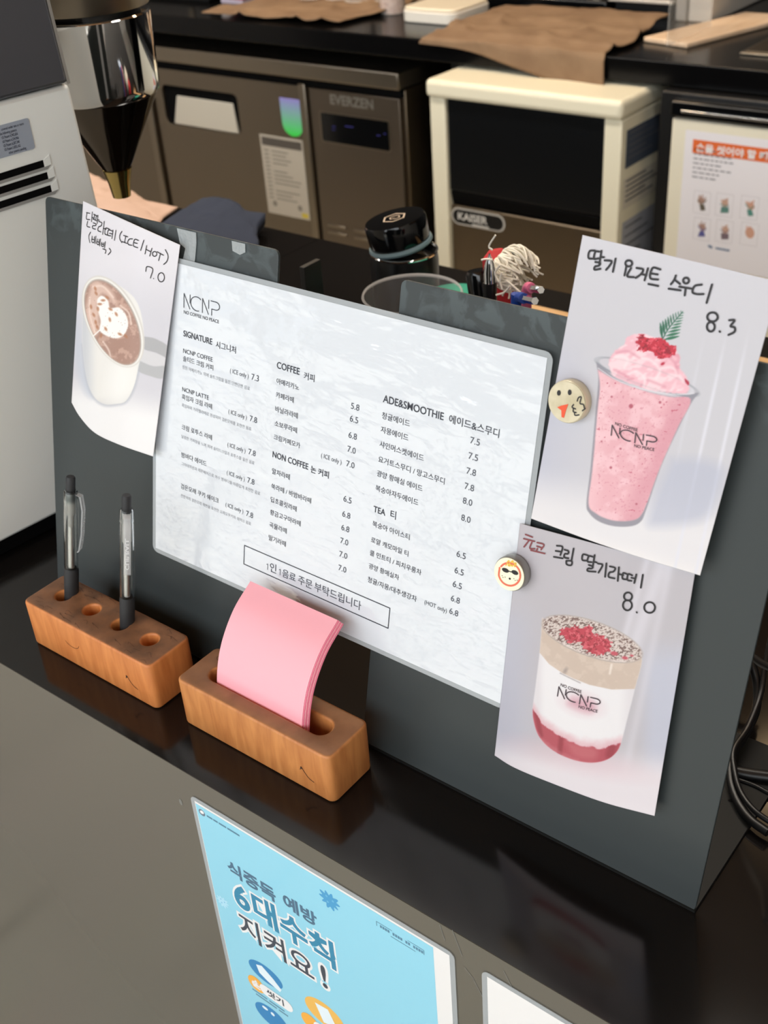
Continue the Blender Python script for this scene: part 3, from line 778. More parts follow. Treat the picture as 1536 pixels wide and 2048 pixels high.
S2 = Sheet(bedge([(1165, 470, .006), (1360, 516, .010), (1560, 564, .012)]), bedge([(1062, 1037, .007), (1180, 1081, .009), (1290, 1118, .010), (1400, 1151, .009)]), (1080, 470), 2.967)
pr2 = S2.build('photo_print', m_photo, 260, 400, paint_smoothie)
tag(pr2, 'photo print of a pink strawberry smoothie topped with a fern, high on the right board', 'photo print', 'drink photo prints on the menu boards')
hw = [[(328, 92), (296, 96), (290, 136), (326, 140)], [(354, 98), (330, 100), (322, 140), (350, 138)], [(366, 94), (354, 172)], [(360, 130), (381, 132)], [(330, 160), (358, 165), (351, 181), (328, 187), (325, 205), (360, 200)],
      [(385, 150), (426, 155), (414, 182), (394, 206)], [(450, 140), (434, 218)], loop(528, 168, 20, 18), [(514, 185), (503, 240)], [(542, 196), (524, 226), (522, 246), (560, 250)],
      [(574, 195), (613, 204), (600, 232), (570, 254)], [(642, 198), (622, 268)], [(606, 232), (633, 238)], [(716, 204), (670, 195), (655, 254), (702, 264)], [(662, 228), (700, 234)], [(645, 290), (703, 302)],
      [(808, 240), (796, 268), (778, 292)], [(799, 264), (832, 290)], [(765, 318), (836, 328)], loop(868, 270, 17), [(828, 306), (902, 318)], [(866, 313), (860, 358)], [(962, 294), (920, 302), (906, 338), (932, 350), (972, 350)], [(1022, 294), (990, 402)],
      loop(1025, 486, 31, 27), loop(1015, 544, 23, 28), [(1067, 571), (1070, 574)], [(1124, 505), (1156, 506), (1132, 540), (1156, 548), (1155, 574), (1120, 592)]]
S2.hand('handwriting', hw, .0011, M_INK, pr2)


def cup_logo(S, parent, A, B, D, w1, w2):
    """wordmark on the drawn cup: A bottom left, B bottom right, D top left in artwork units"""
    k = Ink(); A, B, D = V(*A), V(*B), V(*D)

    def pl(a, b):
        a = np.atleast_1d(a); b = np.atleast_1d(b); q = A + np.outer(a, B - A) + np.outer(b, D - A)
        q[:, 1] += 14 * (a * (1 - a)) * 4 * .5
        return S.mm(q[:, 0], q[:, 1])
    logo(k, 0, 0, 1, 1, .00062, place=lambda a, b: tuple(float(t[0]) for t in pl(a, b)))
    for t, x, y, wd in ((w1[0], w1[1], 1.14, w1[2]), (w2[0], w2[1], -.42, w2[2])): k.text(t, x, y, wd, .012, size=.42, place=pl)
    return k.build('cup_lettering', mat('cup_print', (70, 58, 66), .5), parent, S.place(.0004))


cup_logo(S2, pr2, (424, 1188), (690, 1258), (430, 1128), ('NO COFFEE', .06, .5), ('NO PEACE', .52, .45))

S3 = Sheet(bedge([(1040, 1047, .0062), (1210, 1093, .0075), (1390, 1146, .005)]), bedge([(989, 1511, .004), (1030, 1536, .007), (1110, 1569, .010), (1208, 1605, .010), (1309, 1632, .007)]), (970, 1030), 3.358)
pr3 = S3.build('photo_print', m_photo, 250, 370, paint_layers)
tag(pr3, 'photo print of a layered chocolate cream strawberry latte, low on the right board', 'photo print', 'drink photo prints on the menu boards')
br = [[(274, 130), (320, 148)], [(262, 158), (334, 176)], [(300, 166), (264, 213)], [(316, 182), (303, 222), (336, 226)], [(352, 184), (397, 198), (378, 232)], [(350, 208), (384, 220)], [(354, 224), (346, 244)], [(310, 236), (404, 258)]]
S3.hand('handwriting_brown', br, .0009, M_INKBR, pr3)
hw = [[(484, 205), (522, 214), (508, 268)], [(476, 240), (516, 246)], [(464, 280), (524, 290)], [(536, 232), (562, 242), (558, 260), (538, 260), (534, 283), (562, 290)], [(597, 224), (583, 300)], [(548, 306), (550, 330), (580, 336), (584, 309), (548, 306)],
      [(692, 270), (660, 264), (655, 300), (686, 306)], [(726, 280), (700, 275), (690, 310), (718, 316)], [(738, 268), (725, 346)], [(731, 312), (752, 318)], [(698, 334), (725, 345), (718, 358), (694, 358), (692, 375), (745, 380)],
      [(760, 325), (791, 335), (764, 386)], [(817, 324), (808, 414)], [(840, 344), (876, 355), (864, 379), (838, 385), (832, 414), (872, 425)], [(901, 350), (893, 442)], [(897, 395), (930, 402)],
      [(956, 396), (930, 389), (925, 425), (950, 432)], [(990, 404), (964, 396), (958, 434), (986, 441)], [(985, 420), (1002, 424)], [(1018, 398), (1004, 456)], [(1062, 400), (1048, 487)],
      loop(962, 546, 27), loop(958, 605, 30, 34), [(1020, 651), (1022, 654)], loop(1107, 620, 36)]
S3.hand('handwriting', hw, .001, M_INK, pr3)
cup_logo(S3, pr3, (488, 1215), (768, 1302), (498, 1152), ('NO COFFEE', .03, .5), ('NO PEACE', .52, .45))


# ------------------------------------------------------------------ magnets
def magnet(px, py, n, r, label, rimm, facem, draw):
    c = on_board(px, py, n + .006); q = thing('magnet', label, 'magnet', c - BN * .006, 'round face magnets holding the prints')
    MB().lathe([(r * .97, 0), (r, .0006), (r, .0054), (r * .965, .006), (r * .4, .0064)], c - BN * .006, BN).build('disc', rimm, q, smooth=True)
    MB().lathe([(r * .94, .0062), (r * .94, .0066)], c - BN * .006, BN).build('face', facem, q)
    draw(q, lambda a, b: c + np.outer(a, V(1, 0, 0)) + np.outer(b, BV) + BN * .0008)


def face_wink(q, pl):
    s = .000107; P = lambda x, y: ((x - 172) * s * 1.0, -(y - 990) * s * 1.12 - (x - 172) * -s * .26)
    k = Ink()
    for e in ((126, 948), (182, 946)): k.disc(P(*e), .0011, 12, .0015)
    for l in ([(228, 985), (232, 970), (246, 968), (244, 995), (262, 1000), (270, 1016)], [(212, 1000), (206, 1012), (226, 1020)], [(214, 1018), (216, 1032), (232, 1036)], [(222, 1034), (228, 1048), (248, 1046)], [(262, 1028), (276, 1018)]): k.stroke([P(*a) for a in l], .0007)
    k.build('drawn_eyes', M_INK, q, pl)
    k = Ink().poly([P(128, 1012), P(150, 1004), P(184, 998), P(176, 1030), P(172, 1060), P(158, 1056), P(152, 1026)]); k.build('drawn_mouth', mat('orange_marker', (226, 84, 46), .5), q, pl)


def face_shades(q, pl):
    s = .000098; P = lambda x, y: ((x - 176) * s * 1.0, -(y - 396) * s * 1.12 + (x - 176) * s * .12)
    k = Ink().stroke([P(180 + 70 * math.cos(a), 395 + 62 * math.sin(a)) for a in np.linspace(-2.6, 2.9, 20)] + [P(112, 372)], .0011); k.build('drawn_outline', mat('red_marker', (226, 110, 84), .5), q, pl)
    k = Ink()
    for l in ([(150, 350), (165, 322), (172, 350)], [(165, 348), (190, 318), (192, 346)], [(182, 346), (210, 326), (206, 346)], [(140, 345), (130, 350)], [(150, 338), (215, 338)]): k.stroke([P(*a) for a in l], .0009)
    k.build('drawn_hair', mat('yellow_marker', (232, 190, 74), .5), q, pl)
    k = Ink().disc(P(151, 378), .0023, 16, .0013).disc(P(213, 378), .0022, 16, .0013).stroke([P(165, 378), P(200, 380)], .0006).disc(P(186, 418), .0007, 8)
    for e in ((135, 412), (142, 420), (155, 416), (212, 412), (222, 420), (234, 416)): k.disc(P(*e), .0003, 6)
    k.build('drawn_sunglasses', M_INK, q, pl)


magnet(1134, 804, .0075, .0112, 'beige round magnet with a drawn thumbs-up face beside the smoothie print', mat('aged_tin', (206, 196, 168), .35, .3), mat('aged_tin_face', (214, 205, 178), .4, .15, noise=(90, (188, 178, 146))), face_wink)
magnet(1019, 1148, .0070, .0102, 'cream round magnet with a drawn face in sunglasses beside the layered latte print', mat('nickel', (150, 148, 142), .3, .8), mat('cream_face', (250, 243, 212), .45), face_shades)

# torn clear tape on the left board's rim
def tape(name, label, pts, n):
    a = np.array([board(u, v, .0009) for u, v in pts]); f = MB(); f.add(a, [tuple(range(len(a)))])
    # fall over the rim
    o = f.build(name, mat('torn_tape', (198, 206, 208), .22, alpha=.42, bump=(240, .9)), None, solid=.00015); return tag(o, label, 'tape')


tape('tape_strip', 'torn clear tape between the latte print and the menu top corner', [(-.5655, .3085), (-.548, .3085), (-.5475, .302), (-.5485, .292), (-.549, .2885), (-.560, .2885), (-.5575, .297), (-.5625, .299)], 0)
tape('tape_strip', 'small torn clear tape scrap on the rim of the left board, above the menu logo', [(-.5165, .3086), (-.505, .3086), (-.5045, .3035), (-.509, .3012), (-.5155, .3025)], 0)

# ------------------------------------------------------------------ wooden holders
M_WOODA = wood_mat('cherry_wood', (216, 138, 76), (190, 112, 56), (104, 74, 53), (156, 108, 74))
M_WOODB = wood_mat('light_cherry_wood', (206, 138, 78), (178, 110, 58), (132, 92, 62), (164, 116, 80))


def brand_mark(parent, cx, cz, y):
    k = Ink().stroke([(cx - .0055, cz + .0005), (cx - .0042, cz + .003), (cx - .0022, cz + .0002), (cx + .001, cz - .0034), (cx + .0052, cz - .0048)], .0005)
    k.disc((cx - .0044, cz + .0025), .0008, 8, .0011); k.build('burnt_mark', mat('burnt_wood', (44, 26, 16), .8), parent, lambda a, b: np.stack([a, np.full(len(a), y), b], 1))


def holder(name, label, x0, x1, y0, y1, holes, m, mk, floorz):
    h = thing(name, label, 'holder', ((x0 + x1) / 2, (y0 + y1) / 2, 0))
    vs, fs = slab_with_holes(rrect(x0, y0, x1, y1, .005, 5), holes, .0003, .040, .0022)
    f = MB().add(vs, fs)
    for hl in holes:
        c = np.mean(hl, 0); f.prism([(c[0] + (p[0] - c[0]) * .99, c[1] + (p[1] - c[1]) * .99, .002) for p in hl], (0, 0, floorz))
    f.build('block', m, h, smooth=True)
    brand_mark(h, mk, .0165, y0 - .0002); return h


HX = (-.6386, -.6072, -.5758, -.5452)
circ = lambda x, y, r: [(x + r * math.cos(a), y + r * math.sin(a)) for a in np.linspace(0, 2 * math.pi, 25)[:-1]]
ph = holder('pen_holder', 'orange-brown wooden block with four holes holding two pens, on the bar', -.6605, -.523, .3615, .4015, [circ(x, .3832, .0062) for x in HX], M_WOODA, -.546, .004)
k = Ink().stroke([(-.609 + .0085 * math.cos(a), .0245 + .006 * math.sin(a)) for a in np.linspace(-2.6, -.2, 9)], .0003)
k.build('scratch', MATS['burnt_wood'], ph, lambda a, b: np.stack([a, np.full(len(a), .3613), b], 1))
mh_ = holder('memo_holder', 'lighter wooden block with a long slot holding the pink memo pad, on the bar', -.500, -.3655, .3645, .4045, [stadium(-.4328, .3845, .0445, .0072)], M_WOODB, -.386, .004)
k = Ink()
for r in (.0016, .003): k.stroke([(-.488 + r * math.cos(a), .396 + r * .8 * math.sin(a)) for a in np.linspace(0, 5.4, 12)], .00025)
k.build('pencil_doodle', MATS['burnt_wood'], mh_, lambda a, b: np.stack([a, b, np.full(len(a), .0402)], 1))
k = Ink(); rnd = random.Random(2)
for i in range(30):
    x = rnd.uniform(-.655, -.53); y = rnd.choice([rnd.uniform(.364, .372), rnd.uniform(.391, .399)]); a = rnd.uniform(0, 3)
    k.stroke([(x, y), (x + .004 * math.cos(a), y + .0018 * math.sin(a)), (x + .006, y + rnd.uniform(-.002, .002))], .0002)
k.build('pen_scribble', mat('old_ink', (74, 52, 40), .8), ph, lambda a, b: np.stack([a, b, np.full(len(a), .0402)], 1))

# pink memo pad
prof = smooth_pts([V(.3755, .0075), V(.3772, .030), V(.3815, .050), V(.3895, .0672), V(.4035, .0836), V(.4215, .0950)], 6)
pad = thing('memo_pad', 'pink square memo pad curling back, standing in the lighter wooden block', 'memo pad', (-.4365, .381, .0065))
m_pink = mat('pink_paper', (255, 182, 194), .55); m_pinke = mat('pink_paper_edge', (240, 134, 160), .6)


def pad_layer(d0, d1, x0, x1, name, m, cut=0):
    f = MB(); P = []
    for i, p in enumerate(prof):
        t = prof[min(i + 1, len(prof) - 1)] - prof[max(i - 1, 0)]; t = t / np.linalg.norm(t); nn = V(t[1], -t[0])  # towards +y / below
        P.append((p + nn * d0, p + nn * d1))
    n = len(P) - cut; v = []
    for x in (x0, x1):
        for a, b in P[:n]: v += [(x, a[0], a[1]), (x, b[0], b[1])]
    q = []; o = 2 * n
    for i in range(n - 1):
        j = 2 * i
        q += [(j, j + 2, o + j + 2, o + j), (j + 1, o + j + 1, o + j + 3, j + 3), (j, j + 1, j + 3, j + 2), (o + j, o + j + 2, o + j + 3, o + j + 1)]
    q += [(0, o, o + 1, 1), (o - 2, o - 1, 2 * o - 1, 2 * o - 2)]
    f.add(v, q); return f.build(name, m, pad, smooth=True)


pad_layer(0, .0004, -.4748, -.3995, 'top_sheet', m_pink)
for k_ in range(5):
    pad_layer(.0005 + k_ * .0008, .0005 + k_ * .0008 + .00068, -.4744 + .0002 * (k_ % 2), -.3988 + .0005 * k_, 'paper_stack', m_pink if k_ % 2 else m_pinke)


# pens
def pen(base, top, ang, label):
    base, top = V(*base), V(*top); ax = top - base; L = np.linalg.norm(ax); ax /= L
    p = thing('ballpoint_pen', label, 'pen', base, 'clear black pens in the wooden block')
    rub = mat('black_rubber', (36, 37, 39), .6)
    MB().lathe([(.0007, 0), (.0012, .004), (.0042, .014), (.0053, .024), (.0054, .052), (.0050, .0545)], base, ax, 24).build('grip', rub, p, smooth=True)
    sh = [(.0050, .0546), (.0053, .058), (.0053, .100), (.0049, .118), (.0050, L - .020), (.0049, L - .012), (.0037, L - .0105)]
    MB().lathe(sh + [(r - .0011, h) for r, h in sh[::-1]], base, ax, 24, cap=False).build('barrel', M_CLEAR, p, smooth=True)
    MB().lathe([(.0022, .055), (.0022, .098), (.0032, .100), (.0032, L - .012)], base, ax, 16).build('refill', mat('refill_grey', (168, 166, 160), .3), p, smooth=True)
    MB().lathe([(.0024, .056), (.0026, .075), (.0022, .09)], base, ax, 14).build('spring', mat('spring_steel', (190, 190, 188), .3, .9), p, smooth=True)
    MB().lathe([(.0033, L - .013), (.0034, L - .001), (.0028, L)], base, ax, 20).build('button', rub, p, smooth=True)
    d = V(math.cos(ang), math.sin(ang), 0); d = d - ax * (d @ ax); d /= np.linalg.norm(d); s = np.cross(ax, d)
    prf = [(L - .013, .0048), (L - .014, .0085), (L - .025, .0102), (L - .045, .0094), (L - .058, .0076), (L - .060, .0062)]
    f = MB(); v = []
    for h, o in prf:
        for sg, th in ((-1, 0), (1, 0), (1, .0013), (-1, .0013)): v.append(base + ax * h + d * (o - th) + s * sg * .0024)
    q = []
    for i in range(len(prf) - 1):
        for a in range(4): b = (a + 1) % 4; q.append((4 * i + a, 4 * i + b, 4 * i + 4 + b, 4 * i + 4 + a))
    q += [(3, 2, 1, 0), (20, 21, 22, 23)]; f.add(v, q)
    clip = f.build('clip', mat('clear_clip', (236, 238, 240), .12, alpha=.3), p, bevel=.0004)
    k = Ink().text('CLIP BALL', 0, -.0012, .026, .03, size=.0034); side = -s if (s @ V(1, 0, 0)) > 0 else s
    k.build('clip_lettering', mat('silver_print', (226, 228, 230), .4), clip, lambda a, b: base + np.outer(L - .054 + a, ax) + np.outer(np.interp(a, [0, .012, .026], [.0088, .0098, .0103]), d) + np.outer(b, s))


pen((-.6392, .3826, .0075), at_x(141, 953, -.6285), math.radians(28), 'black clear pen in the leftmost hole of the wooden block, clip facing right')
pen((-.5764, .3826, .0075), at_x(253, 990, -.5660), math.radians(-40), 'black clear pen in the third hole of the wooden block, lettered clip facing out')

# ------------------------------------------------------------------ notices taped on the bar front
def notice(name, label, x0, z1, wd, hh):
    t = thing(name, label, 'poster', (x0 + wd / 2, CY0, z1 - hh)); y = CY0 - .0002
    o = rrect(x0, z1 - hh, x0 + wd, z1, .005, 5); bw = .0035; i = [(min(max(a, x0 + bw), x0 + wd - bw), min(max(b, z1 - hh + bw), z1 - bw)) for a, b in o]; n = len(o)
    f = MB().add([(a, y - .0007, b) for a, b in o] + [(a, y - .0007, b) for a, b in i], [(j, (j + 1) % n, n + (j + 1) % n, n + j) for j in range(n)])
    f.build('film_border', M_FILM, t, solid=.0004)
    MB().box((x0 + bw, y - .0006, z1 - hh + bw), (x0 + wd - bw, y - .0002, z1 - bw)).build('paper', mat('laminated_notice', (238, 238, 238), .45, coat=.6, coat_rough=.08, coat_bump=(12, .25)), t)
    return t, lambda d: (lambda a, b: np.stack([a, np.full(len(a), y - .0006 - d), b], 1))


po, pl = notice('hygiene_poster', 'light blue laminated hygiene poster on the front of the bar', -.4645, -.0200, .213, .300)
bx0, bx1, bz1 = -.4605, -.2665, -.0255
Ink().rect(bx0, -.31, bx1, bz1).build('blue_print', mat('sky_blue_print', (146, 216, 240), .45, coat=.6, coat_rough=.08, coat_bump=(12, .25)), po, pl(.00005))


def fp(x, y): q = at_y(340 + x / 2.56, 1560 + y / 2.56, CY0); return (q[0], q[2])


W_, T_, D_, S_ = Ink(), Ink(), Ink(), Ink()


def fit_text(ink, body, x0, x1, z0, z1, bold):
    vs, fs = text_mesh(body, bold); v0, _ = text_mesh(body, .035); a, b = v0.min(0), v0.max(0)
    ink.tris(np.stack([x0 + (vs[:, 0] - a[0]) / (b[0] - a[0]) * (x1 - x0), z0 + (vs[:, 1] - a[1]) / (b[1] - a[1]) * (z1 - z0)], 1) * mm, fs)


fit_text(S_, '식중독', -440, -396, -81, -66, .035); fit_text(S_, '예방', -389, -360, -79, -64.5, .035)
for body, x0, x1, z0, z1 in (('6', -439, -424, -113, -87), ('대수칙', -421, -348, -114, -84), ('지켜요', -440, -370, -145, -118.5), ('!', -364, -358, -143, -117)):
    fit_text(W_, body, x0, x1, z0, z1, .085); fit_text(T_ if z1 > -100 else D_, body, x0, x1, z0, z1, .03 if z1 > -100 else .012)
W_.build('lettering_outline', M_PAPER, po, pl(.0001))
T_.build('teal_lettering', mat('teal_print', (52, 136, 172), .5), po, pl(.0002)); D_.build('dark_lettering', mat('slate_print', (62, 70, 82), .5), po, pl(.0002)); S_.build('title_lettering', mat('slate_blue_print', (78, 112, 138), .5), po, pl(.00012))


def germ(cx, cz, r, m, nm):
    k = Ink(); n = 40
    k.poly([(cx + r * (1 + .22 * math.cos(10 * a) + .08 * math.sin(3 * a)) * math.cos(a), cz + r * (1 + .22 * math.cos(10 * a) + .08 * math.sin(3 * a)) * math.sin(a)) for a in np.linspace(0, 2 * math.pi, 81)[:-1]])
    k.build(nm, m, po, pl(.0001)); k = Ink()
    for a, q in ((.4, .45), (2.2, .5), (4.1, .4)): k.disc((cx + r * q * math.cos(a), cz + r * q * math.sin(a)), r * .14, 10)
    k.build('germ_spot_print', mat('germ_spot', (108, 184, 222), .5), po, pl(.00016))


germ(-.346, -.0415, .0070, mat('germ_blue', (74, 158, 208), .5), 'germ_print'); germ(-.4535, -.1205, .0050, mat('germ_pale', (176, 222, 242), .5), 'germ_print')
Ink().disc((-.4555, -.0315), .0030, 20).build('emblem_print', mat('emblem_grey', (104, 122, 140), .5), po, pl(.0001))
Ink().disc((-.4553, -.0310), .0021, 16, .0015, .5).build('emblem_print', M_PAPER, po, pl(.00014))
k = Ink()
for t0, t1 in ((.0, .18), (.2, .34), (.37, .6), (.63, 1.)): k.rect(-.451 + .030 * t0, -.0325, -.451 + .030 * t1, -.0308)
for i in range(17):
    if i not in (4, 9, 12): k.rect(-.306 + i * .0019, -.0372, -.306 + i * .0019 + .0015, -.0348)
for a, b in (((-.3085, -.0335), (-.297, -.0335)), ((-.3085, -.0335), (-.3085, -.0375)), ((-.285, -.0335), (-.2735, -.0335)), ((-.2735, -.0335), (-.2735, -.0375)), ((-.298, -.0395), (-.280, -.0395))): k.stroke([a, b], .0005, False)
k.build('small_print', mat('print_blue_grey', (86, 132, 158), .5), po, pl(.0001))
for cx, cz, rx, rz, cc in ((-.4215, -.1765, .0165, .0105, (52, 134, 190)), (-.424, -.2300, .0165, .0120, (48, 132, 190)), (-.366, -.1760, .0180, .0135, (236, 186, 92)), (-.366, -.230, .0180, .0135, (52, 134, 190))):
    Ink().disc((cx, cz), rx, 36, rz).build('badge_print', mat('badge_%d' % cc[0], cc, .5), po, pl(.0001))
k = Ink().poly([(-.430, -.172), (-.424, -.169), (-.414, -.176), (-.407, -.183), (-.409, -.187), (-.420, -.184), (-.428, -.180)]).disc((-.4295, -.2235), .003, 12, .0018).disc((-.422, -.2245), .002, 10)
k.poly([(-.374, -.169), (-.362, -.167), (-.356, -.182), (-.368, -.187)])
k.build('hand_icon_print', mat('icon_pale', (226, 240, 248), .5), po, pl(.00016))
k = Ink().disc((-.434, -.1985), .0084, 28); k.build('disc_print', mat('amber_print', (242, 176, 70), .5), po, pl(.00020)); k = Ink().disc((-.382, -.1985), .0084, 28); k.build('disc_print', MATS['amber_print'], po, pl(.00020))
k = Ink().poly(stadium(-.4145, -.1985, .010, .0062)); k.poly(stadium(-.3625, -.1985, .010, .0062)); k.build('label_print', M_PAPER, po, pl(.00024))
k = Ink(); fit_text(k, '손', -438.5, -429.5, -203, -194, .05); k.build('amber_lettering', M_PAPER, po, pl(.0003))
k = Ink(); fit_text(k, '씻기', -424, -407, -202.3, -194.7, .03); k.build('label_lettering', MATS['slate_print'], po, pl(.0003))
k = Ink()
for a, b, z in ((-.440, -.425, -.2090), (-.423, -.408, -.2090), (-.437, -.416, -.2125), (-.414, -.405, -.2125), (-.388, -.350, -.2090), (-.384, -.354, -.2125)): k.rect(a, z - .0008, b, z + .0008)
k.build('small_print', MATS['print_blue_grey'], po, pl(.0001))
p2, _ = notice('blank_notice', 'plain white laminated notice at the lower edge, right of the blue poster', -.2330, -.0185, .213, .300)
# dried tape streaks and a paint chip on the bar front
f = Ink()
for a, b in (((905, 1860), (925, 1912)), ((948, 1960), (968, 1998)), ((930, 1935), (948, 1958)), ((1008, 1942), (1032, 1990)), ((880, 1850), (890, 1880))):
    A, B_ = at_y(*a, CY0), at_y(*b, CY0); f.stroke([(A[0], A[2]), (B_[0], B_[2])], .0005, False)
A = at_y(362, 1604, CY0); f.disc((A[0], A[2]), .0016, 10, .003)
f.build('scuff_mark', mat('scuff_grey', (122, 122, 116), .6), bar, lambda a, b: np.stack([a, np.full(len(a), CY0 - .0002), b], 1))

# ------------------------------------------------------------------ white coffee machine at the left
ANG = math.radians(6.0); md = V(math.sin(ANG), math.cos(ANG), 0); mn = V(math.cos(ANG), -math.sin(ANG), 0); m0 = V(-.766, .443, 0)
mach = thing('coffee_machine', 'white coffee machine with black upper body at the left end of the bar', 'coffee machine', (-.95, .35, 0))


def mpt(t, z, d=0.0): return m0 + md * t + mn * d + V(0, 0, z)
def mpx(x, y): q = hit(x, y, mn, mn @ m0); return ((q - m0) @ md, q[2])


te = lambda z: .130 - (z - .262) * .055
zt = mpx(66, 187)[1]
MB().prism([mpt(-.095, .019), mpt(te(.02) - .004, .019), mpt(te(zt), zt), mpt(-.095, zt)], -mn * .30).build('body', M_WHITE, mach, bevel=.003)
MB().prism([mpt(-.095, zt + .0012, .0015), mpt(te(zt) - .001, zt + .0012, .0015), mpt(te(.5) - .002, .52, .0015), mpt(-.095, .52, .0015)], -mn * .303).build('upper_body', mat('dark_brushed_metal', (112, 114, 122), .34, .7, bump=(60, .05, (1, 1, 40))), mach, bevel=.003)
MB().prism([mpt(te(zt) - .003, zt + .001, .0018), mpt(te(zt) - .0005, zt + .001, .0018), mpt(te(.5) - .0015, .52, .0018), mpt(te(.5) - .004, .52, .0018)], mn * .0006).build('edge_trim', M_CHROME, mach)
for t in (-.065, te(.02) - .05):
    for d in (.03, .27):
        q = mpt(t, 0, -d); MB().lathe([(.018, .0002), (.02, .004), (.016, .0195)], q).build('foot', M_BLACK, mach, smooth=True)
MB().prism([mpt(-.085, .003, -.008), mpt(te(.02) - .02, .003, -.008), mpt(te(.02) - .02, .0195, -.008), mpt(-.085, .0195, -.008)], -mn * .28).build('underside_shade', M_DARK, mach)  # dark slab standing in for the shade in the gap under the body
for (x0, y0), (x1, y1) in (((0, 362), (86, 323)), ((0, 393), (94, 347)), ((0, 419), (101, 373))):
    ta, za = mpx(x0, y0); tb, zb = mpx(x1, y1); za = zb - .0012; ta -= .10
    sl = MB().prism([mpt(ta, za - .0042, .0003), mpt(tb, zb - .0042, .0003), mpt(tb, zb + .0012, .0003), mpt(ta, za + .0012, .0003)], mn * .0002)
    s_ = sl.build('vent_slot', M_DARK, mach)
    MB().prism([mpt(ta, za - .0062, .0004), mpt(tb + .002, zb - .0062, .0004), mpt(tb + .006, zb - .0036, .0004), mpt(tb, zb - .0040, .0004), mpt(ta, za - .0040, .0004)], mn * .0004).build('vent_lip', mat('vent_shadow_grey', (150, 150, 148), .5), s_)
    MB().prism([mpt(tb, zb - .0040, .0004), mpt(tb + .006, zb - .0036, .0004), mpt(tb + .0062, zb + .0040, .0004), mpt(tb, zb + .0008, .0004)], mn * .0003).build('vent_lip', M_WHITE, s_)
tb, zb = mpx(53, 236); tc_, zc = mpx(68, 297)
lab = MB().prism([mpt(a, b, .0003) for a, b in rrect(tb - .16, zc, (tb + tc_) / 2 + .001, zb, .002, 4)], mn * .0003).build('patent_label', mat('silver_label', (172, 182, 198), .4, .2), mach)
k = Ink(); H_ = zb - zc; tr = (tb + tc_) / 2
for i, (t, r_) in enumerate((('covered under one or more', .004), ('of the following patents:', .0105), ('US Patent 6,942,656', .0105), ('US Patent 6,324,966', .0105), ('US Patent 6,207,340', .0105), ('US Patent 5,855,162', .0105), ('other patents pending', .0065))):
    vs, fs = text_mesh(t, .012); s = H_ * .118; k.add(np.stack([tr - r_ + (vs[:, 0] - vs[:, 0].max()) * s * .62, zb - H_ * (.17 + .128 * i) + (vs[:, 1]) * s], 1), fs)
k.build('label_lettering', mat('label_ink', (64, 68, 84), .5), lab, lambda a, b: m0 + np.outer(a, md) + np.outer(b, V(0, 0, 1)) + mn * .0008)
# chrome dosing cylinder behind the machine
cc = V(-.884, .70, 0); ch = M_CHROME
MB().lathe([(.0, .2105), (.0085, .2105), (.0105, .224), (.014, .237)], cc).build('spout_tip', mat('brass', (196, 176, 112), .2, 1.0), mach, smooth=True)
MB().lathe([(.0125, .236), (.0462, .298), (.0492, .3035)], cc, seg=64).build('cone', mat('chrome_dark_reflection', (92, 86, 80), .09, 1.0), mach, smooth=True)  # chrome like the cylinder; the dark surroundings it mirrors are put into the colour
MB().lathe([(.0492, .3036), (.0512, .306), (.0524, .312), (.0545, .372), (.0530, .3735)], cc, seg=72).build('cylinder', ch, mach, smooth=True)
MB().lathe([(.046, .3736), (.046, .3785)], cc, seg=48).build('cylinder_neck', M_BLACK, mach)
MB().lathe([(.0545, .3786), (.0552, .380), (.0552, .50)], cc, seg=64).build('upper_collar', M_STEEL, mach, smooth=True)
MB().box((-.915, .55, .41), (-.853, .655, .47)).build('support_bracket', M_BLACK, mach, bevel=.004)

# ------------------------------------------------------------------ things on the bar behind the boards
def lathe_thing(name, label, cat, base, parts, group=None):
    t = thing(name, label, cat, base, group)
    for nm, prof_, m, ax, off in parts: MB().lathe(prof_ + ([prof_[0]] if 'rim' in nm else []), V(*base) + V(*off), ax, 48, cap='rim' not in nm).build(nm, m, t, smooth=True)
    return t


tb_ = (-.705, .90, .0)
lx = V(-.16, -.10, 1.0)
t = lathe_thing('tumbler', 'black steel tumbler with its round lid resting tilted on top', 'tumbler', tb_, [
    ('body', [(.031, .0003), (.033, .002), (.0345, .06), (.0352, .112), (.0340, .120), (.0320, .121), (.0315, .113)], mat('tumbler_black', (22, 23, 25), .3, .4), (0, 0, 1), (0, 0, 0)),
    ('rim', [(.0345, .1205), (.0352, .122), (.0335, .1228), (.0325, .121)], M_CHROME, (0, 0, 1), (0, 0, 0)),
    ('lid', [(.0255, .0), (.0262, .006), (.0300, .0065), (.0312, .0085), (.0318, .030), (.0305, .033), (.020, .0335)], M_BLACKG, lx, (-.002, 0, .1225)),
    ('seal', [(.0312, .003), (.0332, .0055), (.0325, .0085), (.030, .0088)], mat('seal_blue_grey', (128, 152, 160), .4), lx, (-.002, 0, .1225))])
axl = lx / np.linalg.norm(lx); e1 = np.cross(V(0, 1, 0), axl); e1 /= np.linalg.norm(e1); e2 = np.cross(axl, e1)
k = Ink(); k.stroke([(.0118 * math.cos(a), .0118 * math.sin(a)) for a in np.linspace(0, 2 * math.pi, 7)], .0016, False)
k.stroke([(.003, -.004), (.0055, .001), (.002, .0052), (-.003, .004), (-.0045, -.001), (-.001, -.004), (.001, -.001)], .0013)
k.build('lid_emblem', mat('emblem_beige', (206, 186, 164), .4), [c for c in t.children if c.name.startswith('lid')][0], lambda a, b: V(*tb_) + V(-.002, 0, .1225) + axl * .0339 + np.outer(a, e1) + np.outer(b, e2))

